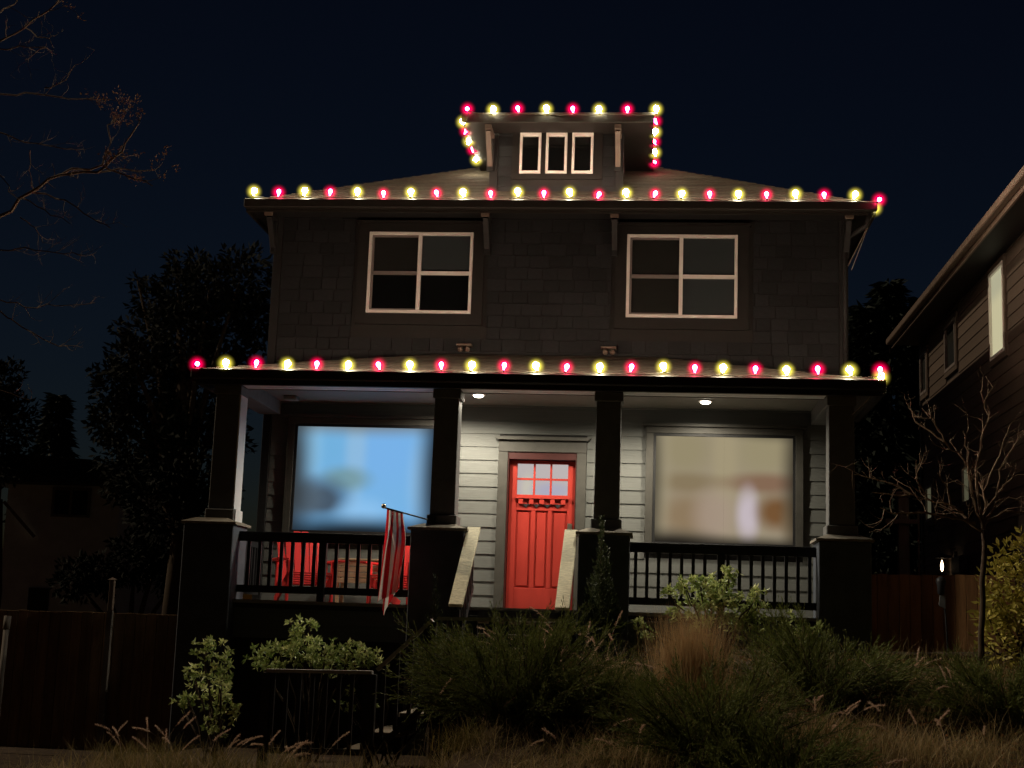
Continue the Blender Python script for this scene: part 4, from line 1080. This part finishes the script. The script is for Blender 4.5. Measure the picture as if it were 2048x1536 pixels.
# large bare tree reaching in from the left
BY = -5.0
bt = thing('bare_tree', (-7.2, BY, 0), 'tall bare tree reaching in from the left edge with brown seed clusters', 'tree')
tr = MB(); tr.tube(wob([(-7.2, BY, -0.2), (-7.0, BY + 0.1, 2.5), (-7.05, BY, 5.2), (-6.9, BY, 8.8)], 3, 0.02), [0.2 - 0.012 * i for i in range(10)], 10)
tr.build('trunk', M['bark_dark'], bt, True)
limbs = [
 ([(-180, 600), (0, 470 - 38), (60, 385), (120, 350), (195, 345), (245, 303), (270, 258)], 0.022),
 ([(120, 350), (205, 330), (250, 350), (305, 372)], 0.012), ([(205, 330), (222, 285), (215, 250), (232, 240)], 0.009), ([(195, 345), (260, 340), (310, 340)], 0.009),
 ([(60, 385), (130, 400), (190, 440), (220, 455)], 0.008), ([(40, 395), (90, 420), (140, 448)], 0.006),
 ([(-200, 260), (0, 188), (90, 190), (160, 198), (215, 198)], 0.010), ([(-200, 150), (0, 82), (50, 55), (110, 10), (135, -30)], 0.013), ([(50, 55), (90, 75), (110, 72)], 0.006),
 ([(-150, 150), (0, 98), (40, 92), (90, 94)], 0.008), ([(90, 94), (60, 115), (50, 120)], 0.004), ([(60, 300), (58, 340), (62, 375)], 0.004), ([(-150, 210), (0, 265), (50, 285), (130, 298), (165, 298)], 0.008),
 ([(90, 175), (120, 165), (150, 130)], 0.006), ([(-150, 480), (0, 500), (50, 495), (110, 505), (160, 510)], 0.008), ([(40, 435), (70, 455), (85, 485)], 0.005),
 ([(-150, 560), (0, 600), (50, 615), (110, 612), (190, 605)], 0.007), ([(-150, 560), (0, 622), (45, 655), (100, 685), (150, 692)], 0.008), ([(-100, 300), (0, 350), (40, 400)], 0.006),
 ([(-150, 60), (0, 25), (30, 8), (45, -20)], 0.01), ([(-100, 700), (0, 780), (60, 800)], 0.006)]
br = MB(); tips = []
for L, r0 in limbs:
    dy = rng.uniform(-1.2, 1.2)
    pp = wob([at(u, v_, BY + dy * 0.4 * i / len(L)) for i, (u, v_) in enumerate(L)], 3, 0.045); n = len(pp)
    br.tube(pp, [r0 * (1 - 0.7 * i / n) + 0.0015 for i in range(n)], 5, cap=False)
    for i in range(n // 3, n):
        if rng.random() < 0.75:
            dd = (pp[i] - pp[i - 1]).normalized()
            twigs(br, pp[i], dd + Vector(rng.normal(size=3)) * 0.6 + Vector((0, 0, 0.2)), random.uniform(0.1, 0.3), r0 * 0.35 + 0.001, 1, 0.3, tips if (r0 > 0.0085 and i > n * 0.55) else None)
br.build('branches', M['bark'], bt)
P, D = [], []
for p, d in tips:
    for k in range(9):
        P.append(tuple(p + Vector(rng.normal(size=3)) * 0.03)); D.append(tuple(d + Vector(rng.normal(size=3)) * 0.8))
V, F = leaves(np.array(P), np.array(D), rng.uniform(0.02, 0.05, len(P)), rng.uniform(0.008, 0.02, len(P)))
tag(put(npmesh('seed_clusters', V, F, M['twigleaf'], rng.random(len(F))), 'seed_clusters', bt), kind='stuff')

def leafy_tree(loc, h, rad, label, lumps, n=9000, leafsz=(0.10, 0.2)):
    t = thing('evergreen_tree', loc, label, 'tree', 'dark trees behind the house')
    loc = Vector(loc)
    MB().tube([loc, loc + Vector((0.1, 0, h * 0.45)), loc + Vector((0, 0.1, h * 0.85))], [0.25, 0.16, 0.05], 8).build('trunk', M['bark_dark'], t, True)
    lb = MB()
    for c, r in lumps: lb.tube([loc + Vector((0, 0, h * 0.4)), (loc + Vector((0, 0, h * 0.55)) + Vector(c)) / 2 , Vector(c)], [0.08, 0.05, 0.02], 5)
    lb.build('limbs', M['bark_dark'], t)
    Ps, Ds = [], []
    wts = np.array([r ** 2 for _, r in lumps]); wts /= wts.sum()
    for (c, r), wt in zip(lumps, wts):
        m = int(n * wt); v = unit(rng.normal(size=(m, 3))); rr_ = r * (0.45 + 0.6 * rng.random(m) ** 0.6) * (1 + 0.22 * np.sin(v[:, 0] * 7 + v[:, 2] * 5 + c[0]))
        Ps.append(np.array(c) + v * rr_[:, None]); Ds.append(v + rng.normal(size=(m, 3)) * 0.7)
    P, D = np.concatenate(Ps), np.concatenate(Ds)
    V, F = leaves(P, D, rng.uniform(leafsz[0], leafsz[1], len(P)), rng.uniform(0.04, 0.09, len(P)))
    tag(put(npmesh('crown', V, F, M['evergreen'], rng.random(len(F)) ** 2), 'crown', t), kind='stuff')
lumps = []
for u, v_, r in ((480, 560, 62), (420, 575, 58), (360, 590, 55), (300, 600, 40), (520, 640, 60), (450, 660, 80), (370, 670, 80), (300, 680, 58), (262, 720, 42), (230, 770, 50), (300, 780, 80), (400, 790, 100), (222, 840, 44), (280, 880, 90), (380, 920, 100), (262, 960, 56), (330, 1010, 90), (275, 560, 14), (355, 525, 22), (395, 520, 20), (236, 655, 12)):
    p = at(u, v_, 5.5 + rng.uniform(-0.8, 0.8)); lumps.append((tuple(p), r / 115))
leafy_tree((-6.9, 5.5, -0.2), 8.0, 2.5, 'large dark leafy tree behind the left side of the house', lumps, 15000)

def conifer(loc, h, r, label, n=3600):
    t = thing('conifer_tree', loc, label, 'tree', 'dark trees behind the house')
    loc = Vector(loc)
    MB().tube([loc, loc + Vector((0, 0, h * 0.97))], [0.22, 0.02], 7).build('trunk', M['bark_dark'], t, True)
    z = rng.random(n) ** 0.8; ph = rng.uniform(0, 2 * math.pi, n); k = np.floor(z * 22) / 22
    rad = r * (1 - z) * (0.35 + 0.65 * rng.random(n)) * (0.75 + 0.35 * np.sin(ph * 5 + k * 40)) + 0.05
    P = np.stack([loc.x + rad * np.cos(ph), loc.y + rad * np.sin(ph), loc.z + 0.5 + z * (h - 0.5) - rad * 0.22], -1)
    D = np.stack([np.cos(ph), np.sin(ph), np.full(n, -0.35)], -1) + rng.normal(size=(n, 3)) * 0.25
    V, F = leaves(P, D, rng.uniform(0.3, 0.75, n) * h / 12, rng.uniform(0.10, 0.22, n) * h / 12)
    tag(put(npmesh('crown', V, F, M['conifer'], rng.random(n)), 'crown', t), kind='stuff')
p = at(116, 795, 25); conifer((p.x, 25, -0.5), p.z + 0.6, 2.2, 'pointed dark conifer far behind the left fence')
for (u, v_), lab, r in (((1778, 568), 'tallest dark conifer between the two houses', 2.6), ((1727, 618), 'dark conifer close to the right wall of the main house', 2.0), ((1846, 600), 'dark conifer peeking over the neighbouring roof', 2.2)):
    p = at(u, v_, 30); conifer((p.x, 30, 0.5), p.z - 0.4, r, lab, 4500)
p = at(20, 830, 12); 
lumps = [(tuple(at(u, v_, 11)), r / 90) for u, v_, r in ((10, 860, 60), (0, 760, 40), (-10, 930, 40), (-30, 820, 60))]
leafy_tree((lumps[0][0][0], 11, -0.2), 5.0, 1.5, 'dim leafy tree at the far left edge behind the fence', lumps, 3500)
lumps = [(tuple(at(u, v_, 9)), r / 100) for u, v_, r in ((330, 1080, 60), (270, 1120, 50), (200, 1150, 40), (150, 1160, 40), (360, 1150, 50))]
leafy_tree((lumps[1][0][0], 9, -0.2), 2.2, 1.5, 'low dark shrubbery just behind the left fence', lumps, 4000)

# ------------------------------------------------------------------ planting
M['juniper'] = foliage('juniper_needles', (0.05, 0.075, 0.016), (0.15, 0.17, 0.042), 0.8, 0.2)
M['yew'] = foliage('yew_needles', (0.030, 0.045, 0.018), (0.085, 0.105, 0.045), 0.6, 0.15)
M['grassdry'] = foliage('dry_grass', (0.14, 0.12, 0.040), (0.46, 0.34, 0.18), 0.7, 0.35)
M['grassgreen'] = foliage('olive_grass', (0.09, 0.09, 0.024), (0.28, 0.21, 0.07), 0.7, 0.35)
M['russet'] = foliage('russet_grass', (0.34, 0.22, 0.10), (0.60, 0.44, 0.24), 0.7, 0.35)
M['plume'] = foliage('grass_plume', (0.48, 0.33, 0.24), (0.75, 0.58, 0.45), 0.8, 0.35)
M['varieg'] = foliage('variegated_leaf', (0.10, 0.20, 0.03), (0.86, 0.90, 0.42), 0.45, 0.25)
M['laurel'] = foliage('laurel_leaf', (0.30, 0.28, 0.05), (0.62, 0.55, 0.16), 0.38, 0.25)
M['litter'] = foliage('fallen_leaves', (0.20, 0.075, 0.03), (0.36, 0.17, 0.07), 0.8, 0.2)

def juniper(u, v_, Y, rx, h, label, lean=0.0, n=70):
    c = at(u, v_, Y); z0 = float(hgt(c.x, Y)) - 0.05
    t = thing('juniper_bush', (c.x, Y, z0), label, 'juniper', 'spreading junipers on the bank')
    st = MB(); P, D, Lw = [], [], []
    for k in range(n):
        az = rng.uniform(0, 2 * math.pi); el = rng.uniform(0.25, 1.25)
        L = (rx * math.cos(el) + h * math.sin(el)) * (0.72 + 0.42 * rng.random())
        d = Vector((math.cos(az) * math.cos(el) + lean, math.sin(az) * math.cos(el) * 0.8, math.sin(el) * h / rx)).normalized()
        q = Vector((c.x, Y, z0)) + Vector((rng.normal() * rx * 0.12, rng.normal() * rx * 0.12, 0)); pts = [q.copy()]
        for i in range(7):
            d = (d + Vector((lean * 0.05, 0, 0.02 if i < 4 else -0.06)) + Vector(rng.normal(size=3)) * 0.05).normalized(); q = q + d * L / 7; pts.append(q.copy())
            if i >= 1:
                for b in range(6):
                    bd = (d + Vector(rng.normal(size=3)) * 0.30).normalized(); bl = rng.uniform(0.12, 0.26)
                    o = q - d * rng.uniform(0, L / 7)
                    for s in range(12):
                        P.append(o + bd * bl * (s / 12)); D.append(bd + Vector(rng.normal(size=3)) * 0.26); Lw.append(rng.uniform(0.028, 0.055))
        st.tube(pts, [0.010 - 0.001 * i for i in range(8)], 4, cap=False)
    st.build('stems', M['bark_dark'], t)
    P, D, Lw = np.array(P), np.array(D), np.array(Lw)
    V, F = leaves(P, D, Lw, Lw * 0.10 + 0.003)
    hh = np.clip((P[:, 2] - z0) / max(h, 0.1), 0, 1)
    tag(put(npmesh('sprays', V, F, M['juniper'], np.clip(rng.random(len(P)) * 0.8 + 0.1, 0, 1)), 'sprays', t), kind='stuff')
juniper(1030, 1470, -5.4, 0.95, 0.70, 'wide dark juniper covering the landing railing below the door', -0.12, 190)
juniper(1185, 1440, -5.4, 0.62, 0.42, 'smaller dark juniper right of the door steps', 0.05, 100)
juniper(1640, 1350, -4.4, 0.95, 0.52, 'juniper with long sprays leaning right before the right pier', 0.28, 150)
juniper(1420, 1530, -6.6, 0.85, 0.62, 'dark juniper low in the middle of the bank', -0.05, 110)
juniper(2010, 1420, -4.9, 0.80, 0.42, 'dark juniper at the lower right edge below the laurel', 0.0, 90)
juniper(1560, 1590, -7.4, 0.60, 0.45, 'shadowy juniper at the very bottom of the bank', 0.1, 60)

def grass_clump(u, v_, Y, n, L, label, mat, plumes=10, spread=0.10, lean=(0.05, 0.55), curl=(0.5, 1.9), pl=(0.10, 0.16), blade_w=(0.004, 0.008), az0=None):
    c = at(u, v_, Y); z0 = float(hgt(c.x, Y)) - 0.02
    t = thing('fountain_grass', (c.x, Y, z0), label, 'grass clump', 'fountain grass clumps with plumes')
    P = np.stack([c.x + rng.normal(size=n) * spread, Y + rng.normal(size=n) * spread, np.full(n, z0)], -1)
    az = rng.uniform(0, 2 * math.pi, n)
    V, F, _ = blades(P, az, L * rng.uniform(0.5, 1.0, n), rng.uniform(*lean, n), rng.uniform(*curl, n), rng.uniform(*blade_w, n))
    tv = np.repeat(rng.random(n), 4)
    tag(put(npmesh('blades', V, F, M[mat], tv), 'blades', t), kind='stuff')
    for k in range(plumes):
        a = np.array([rng.uniform(0, 2 * math.pi) if az0 is None else az0 + rng.normal() * 0.6])
        p0 = np.array([[c.x + rng.normal() * spread, Y + rng.normal() * spread, z0]])
        V, F, C_ = blades(p0, a, np.array([L * rng.uniform(0.95, 1.45)]), np.array([rng.uniform(0.05, 0.45)]), np.array([rng.uniform(0.6, 1.7)]), np.array([0.004]), 12)
        cl = C_[0]; ln = rng.uniform(*pl); seg = np.linalg.norm(np.diff(cl, axis=0), axis=1).mean()
        k0 = max(2, 12 - int(round(ln / seg)) - 1)
        parts = [(V, F)]
        m = 150; tt = rng.random(m) * (12 - k0); i = np.minimum(tt.astype(int), 11 - k0) + k0; fr = (tt - tt.astype(int))[:, None]
        Q = cl[i] * (1 - fr) + cl[i + 1] * fr; T = unit(cl[i + 1] - cl[i])
        LV, LF = leaves(Q, T + rng.normal(size=(m, 3)) * 0.42, rng.uniform(0.016, 0.030, m), 0.004)
        parts.append((LV, LF))
        V, F = join(parts)
        put(npmesh('plume', V, F, M['plume'], rng.random(len(F))), 'plume', t)
grass_clump(330, 1540, -5.6, 420, 0.50, 'tufted grass with tan plumes at the bottom left', 'grassgreen', 9, 0.16)
grass_clump(450, 1545, -5.4, 320, 0.46, 'plumed grass below the left leafy shrub', 'grassgreen', 9, 0.14, az0=0.5)
grass_clump(560, 1560, -5.5, 260, 0.46, 'plumed grass leaning over the black railing', 'grassgreen', 9, 0.12, az0=0.3)
grass_clump(240, 1540, -5.2, 240, 0.45, 'sparse grass with two upright plumes before the left fence', 'grassgreen', 4, 0.12)
grass_clump(1130, 1330, -5.0, 620, 0.98, 'pinkish plumed grass in front of the door steps', 'grassdry', 16, 0.14)
grass_clump(1225, 1300, -4.9, 520, 0.86, 'plumed grass at the foot of the narrow yew', 'grassdry', 12, 0.12)
grass_clump(1380, 1400, -5.2, 2600, 1.18, 'tall upright russet grass clump right of centre', 'russet', 0, 0.13, (0.0, 0.30), (0.0, 0.45), blade_w=(0.003, 0.006))
grass_clump(1290, 1440, -5.4, 500, 0.55, 'olive grass between the junipers and the russet clump', 'grassdry', 6, 0.18)
grass_clump(1640, 1400, -5.6, 420, 0.42, 'low grass with curved plumes below the right juniper', 'grassdry', 9, 0.22)
grass_clump(1790, 1340, -4.4, 420, 0.50, 'plumed grass in front of the cedar fence', 'grassdry', 9, 0.2)
grass_clump(1880, 1400, -4.8, 420, 0.48, 'plumed grass left of the small bare tree trunk', 'grassdry', 8, 0.22)
grass_clump(1750, 1470, -6.0, 500, 0.42, 'brownish grass tuft low on the right bank', 'grassdry', 3, 0.25)
grass_clump(1240, 1530, -6.6, 450, 0.46, 'dry tangled grass tuft at the bottom centre', 'grassdry', 4, 0.25, (0.2, 1.0), (0.6, 2.2))
grass_clump(930, 1545, -5.9, 300, 0.48, 'arching grass tuft beside the lower steps', 'grassgreen', 3, 0.14, (0.2, 0.9), (0.6, 2.0))
grass_clump(905, 1400, -4.9, 200, 0.5, 'orange tinged grass over the lower steps', 'grassdry', 0, 0.07, (0.3, 0.9), (0.8, 1.8))
grass_clump(945, 1210 + 60, -3.6, 60, 0.55, 'few long blades beside the left handrail', 'grassgreen', 1, 0.05, (0.05, 0.4), (0.1, 0.6))

grass_clump(1690, 1530, -7.0, 500, 0.40, 'olive grass tuft at the bottom right of centre', 'grassdry', 3, 0.25, (0.1, 0.8), (0.4, 1.8))
grass_clump(1900, 1500, -6.2, 520, 0.42, 'mixed grass tuft at the lower right corner', 'grassdry', 4, 0.28, (0.1, 0.8), (0.4, 1.8))
grass_clump(1330, 1480, -6.0, 420, 0.50, 'yellowish grass tuft left of the low middle juniper', 'grassdry', 3, 0.18, (0.1, 0.7), (0.4, 1.6))
grass_clump(1100, 1560, -6.9, 420, 0.42, 'tangled dry grass at the bottom below the wide juniper', 'grassdry', 3, 0.25, (0.3, 1.1), (0.6, 2.2))
# bank of mixed dry grass (nobody could count it)
n = 26000
X = np.concatenate([rng.uniform(0.2, 7.0, n), rng.uniform(-6.0, 0.2, 7000)]); Y = np.concatenate([rng.uniform(-7.6, -2.4, n), rng.uniform(-6.6, -5.0, 7000)])
dens = 0.5 + 0.5 * np.sin(X * 1.9 + 0.7) * np.sin(Y * 2.3 + X) ; keep = rng.random(len(X)) < 0.35 + 0.65 * dens
keep &= ~((X > -2.6) & (X < 0.75) & (Y > -4.9))
X, Y = X[keep], Y[keep]; n = len(X)
P = np.stack([X, Y, hgt(X, Y) - 0.01], -1)
V, F, _ = blades(P, rng.uniform(0, 6.3, n), rng.uniform(0.12, 0.50, n), rng.uniform(0.1, 1.1, n), rng.uniform(0.2, 2.4, n), rng.uniform(0.003, 0.008, n), 3)
tag(put(npmesh('bank_grass', V, F, M['grassdry'], np.repeat(rng.random(n) ** 1.5, 3)), 'bank_grass'), 'tangled dry grass covering the sloping front bank', 'grass', kind='stuff')
n = 2600
X, Y = rng.uniform(1.2, 6.5, n), rng.uniform(-6.8, -2.5, n)
P = np.stack([X, Y, hgt(X, Y) + rng.uniform(0.0, 0.06, n)], -1); D = rng.normal(size=(n, 3)); D[:, 2] *= 0.4
V, F = leaves(P, D, rng.uniform(0.03, 0.08, n), rng.uniform(0.02, 0.045, n))
tag(put(npmesh('leaf_litter', V, F, M['litter'], rng.random(n)), 'leaf_litter'), 'fallen brown leaves scattered over the bank', 'leaves', kind='stuff')

def rosette_shrub(pts, Y, label, nro, rad, base, leaf=(0.045, 0.08), mat='varieg'):
    """leafy shrub: many rosettes of leaves on branching stems; pts = photo outline blobs (x, y, r px)"""
    b = at(*base, Y); z0 = float(hgt(b.x, Y)) - 0.05
    t = thing('variegated_shrub', (b.x, Y, z0), label, 'shrub', 'variegated shrubs beside the porch')
    stm = MB(); P, D, T = [], [], []
    for (u, v_, r) in pts:
        c = at(u, v_, Y + rng.uniform(-0.15, 0.15)); rr_ = r / 175.0
        for k in range(max(3, int(1.7 * nro * (r / 40.0) ** 2))):
            o = Vector(unit(rng.normal(size=(1, 3)))[0]) * rr_ * (0.35 + 0.7 * rng.random()); q = c + o
            up = (Vector((0, 0, 0.7)) + o.normalized() * 0.8 + Vector((0, -0.25, 0))).normalized()
            s = rng.uniform(0.2, 1.0)
            if k % 3 == 0: stm.tube([Vector((b.x, Y, z0)).lerp(c, 0.75), c, q], [0.008, 0.006, 0.003], 4, cap=False)
            for i in range(rng.integers(7, 11)):
                P.append(q + Vector(rng.normal(size=3)) * 0.006); D.append(up * rng.uniform(0.1, 0.7) + Vector(rng.normal(size=3)) * 0.75); T.append(min(1, max(0, s * rng.uniform(0.3, 1.2))))
        stm.tube(wob([(b.x + rng.normal() * 0.08, Y + rng.normal() * 0.05, z0), (b.x * 0.5 + c.x * 0.5, Y, z0 * 0.4 + c.z * 0.6), tuple(c)], 3, 0.03), [0.016, 0.015, 0.014, 0.012, 0.010, 0.008, 0.006], 5, cap=False)
    stm.build('stems', M['bark_dark'], t)
    P, D = np.array(P), np.array(D)
    V, F = leaves(P, D, rng.uniform(*leaf, len(P)), rng.uniform(0.020, 0.034, len(P)), 0.18)
    tag(put(npmesh('foliage', V, F, M[mat], np.array(T) ** 0.9), 'foliage', t), kind='stuff')
rosette_shrub([(520, 1320, 30), (560, 1310, 32), (610, 1300, 36), (650, 1312, 36), (700, 1312, 34), (735, 1320, 26), (590, 1260, 22), (620, 1255, 16), (660, 1330, 30)], -3.5, 'lit pale leaved shrub under the porch skirt left of the steps', 26, 1, (620, 1440))
rosette_shrub([(410, 1310, 28), (450, 1310, 24), (390, 1350, 26), (440, 1360, 34), (420, 1400, 32), (450, 1420, 30), (375, 1400, 20), (430, 1450, 26), (360, 1410, 14)], -4.3, 'taller dim pale leaved shrub left of the black railing', 20, 1, (430, 1500))
rosette_shrub([(1365, 1165, 18), (1400, 1170, 24), (1440, 1165, 26), (1460, 1150, 18), (1390, 1205, 30), (1440, 1205, 34), (1480, 1215, 28), (1515, 1190, 18), (1510, 1220, 24), (1350, 1230, 18), (1470, 1250, 30), (1400, 1250, 30), (1280, 1250, 14), (1300, 1270, 16), (1340, 1190, 16), (1420, 1190, 26), (1500, 1250, 24)], -3.1, 'lit pale leaved shrub in front of the right porch railing', 34, 1, (1430, 1290))
rosette_shrub([(1580, 1240, 16), (1630, 1250, 15), (1600, 1260, 14)], -3.0, 'little pale leaved shrub at the base of the right pier', 22, 1, (1610, 1290))
rosette_shrub([(850, 1400, 20), (865, 1430, 18), (690, 1420, 22), (735, 1400, 18), (700, 1380, 16), (770, 1330, 14)], -3.6, 'sparse pale leaves seen through the black balusters', 16, 1, (780, 1480))

def yew(u, v_, Y, w_, h, label, n=12000):
    c = at(u, v_, Y); z0 = float(hgt(c.x, Y)) - 0.05; h = c.z + h - z0
    t = thing('columnar_yew', (c.x, Y, z0), label, 'conifer shrub')
    MB().tube([(c.x, Y, z0), (c.x, Y, z0 + h * 0.9)], [0.03, 0.006], 6).build('trunk', M['bark_dark'], t)
    P, D = [], []
    for k in range(70):
        a = rng.uniform(0, 2 * math.pi); r = w_ * rng.random() ** 0.5; top = h * (1.0 - 0.42 * (r / w_) ** 1.3) * rng.uniform(0.82, 1.0); b0 = h * rng.uniform(0.1, 0.55)
        if k < 3: r = 0.02; top = h
        for s in range(n // 70):
            tt = rng.random(); zz = b0 + (top - b0) * tt; rr_ = r * (0.75 + 0.25 * math.sin(tt * 3)) + 0.02 * (1 - tt)
            P.append((c.x + math.cos(a) * rr_ + rng.normal() * 0.018 * (1.2 - tt), Y + math.sin(a) * rr_ + rng.normal() * 0.018, z0 + zz)); D.append((math.cos(a) * 0.5 + rng.normal() * 0.4, math.sin(a) * 0.5 + rng.normal() * 0.4, 1.0 + rng.normal() * 0.2))
    P, D = np.array(P), np.array(D)
    V, F = leaves(P, D, rng.uniform(0.03, 0.07, len(P)), rng.uniform(0.008, 0.014, len(P)))
    tag(put(npmesh('needles', V, F, M['yew'], rng.random(len(P))), 'needles', t), kind='stuff')
yew(1200, 1210, -3.0, 0.25, 1.0, 'narrow upright yew in front of the pier right of the door')
yew(868, 1245, -2.6, 0.20, 0.55, 'dim upright shrub before the pier left of the steps', 4500)

# laurel hedge at the right edge: 280 leaves in view as parts, the inner mass as one
lh = thing('laurel_shrub', (5.75, -3.0, 1.3), 'yellow green laurel shrub at the right edge beside the bare tree', 'shrub')
blobs = [(2020, 1120, 40), (1995, 1170, 40), (2040, 1170, 60), (2010, 1220, 50), (1985, 1260, 34), (2045, 1250, 60), (2000, 1290, 40), (1965, 1285, 16), (2060, 1110, 50), (1990, 1215, 36), (2080, 1200, 70), (1975, 1235, 26)]
sm = MB(); PL, DL = [], []
for u, v_, r in blobs:
    c = at(u, v_, -3.0 + rng.uniform(-0.1, 0.2)); rr_ = r / 172
    sm.tube(wob([(5.75 + rng.normal() * 0.1, -2.95, 1.2), ((5.75 + c.x) / 2, -2.95, (1.3 + c.z) / 2), tuple(c)], 2, 0.05), [0.02, 0.018, 0.014, 0.01, 0.008], 5, cap=False)
    for k in range(int(80 * (r / 40) ** 1.6)):
        o = unit(rng.normal(size=(1, 3)))[0]; o[1] -= 0.35
        PL.append(np.array(c) + o * rr_ * (0.5 + 0.55 * rng.random())); DL.append(o * 0.7 + rng.normal(size=3) * 0.55 + np.array([-0.1, -0.3, 0.15]))
sm.build('stems', M['bark_dark'], lh)
PL, DL = np.array(PL), np.array(DL)
front = np.argsort(PL[:, 1] + 0.25 * np.abs(PL[:, 0] - 5.4))
lv = []
for i in range(5):
    b = MB(); l_, w_ = 1.0, 0.40; nseg = 5
    for k in range(nseg + 1):
        t = k / nseg; wd = w_ * math.sin(math.pi * min(1, t * 0.94 + 0.06)) ** 0.8 / 2 if k < nseg else 0.0; z = -0.10 * (i / 4 + 0.3) * t * t
        b.v += [(t * l_, -wd, z + wd * 0.35), (t * l_, 0, z), (t * l_, wd, z + wd * 0.35)]
    for k in range(nseg):
        b.f += [(3 * k, 3 * k + 1, 3 * k + 4, 3 * k + 3), (3 * k + 1, 3 * k + 2, 3 * k + 5, 3 * k + 4)]
    me = b.mesh('leaf', M['laurel'], True); a_ = me.attributes.new('tint', 'FLOAT', 'FACE'); a_.data.foreach_set('value', [i / 4.0] * len(me.polygons)); lv.append(me)
for i in front[:280]:
    d = Vector(DL[i]).normalized(); q = d.to_track_quat('X', 'Z').to_euler(); q.rotate_axis('X', rng.normal() * 0.5)
    s = rng.uniform(0.085, 0.135); put(lv[rng.integers(0, 5)], 'leaf', lh, tuple(PL[i]), q, (s, s, s))
rest = front[280:]
V, F = leaves(PL[rest], DL[rest], rng.uniform(0.08, 0.13, len(rest)), rng.uniform(0.035, 0.05, len(rest)), 0.2)
tag(put(npmesh('inner_leaves', V, F, M['laurel'], rng.random(len(rest))), 'inner_leaves', lh), kind='stuff')
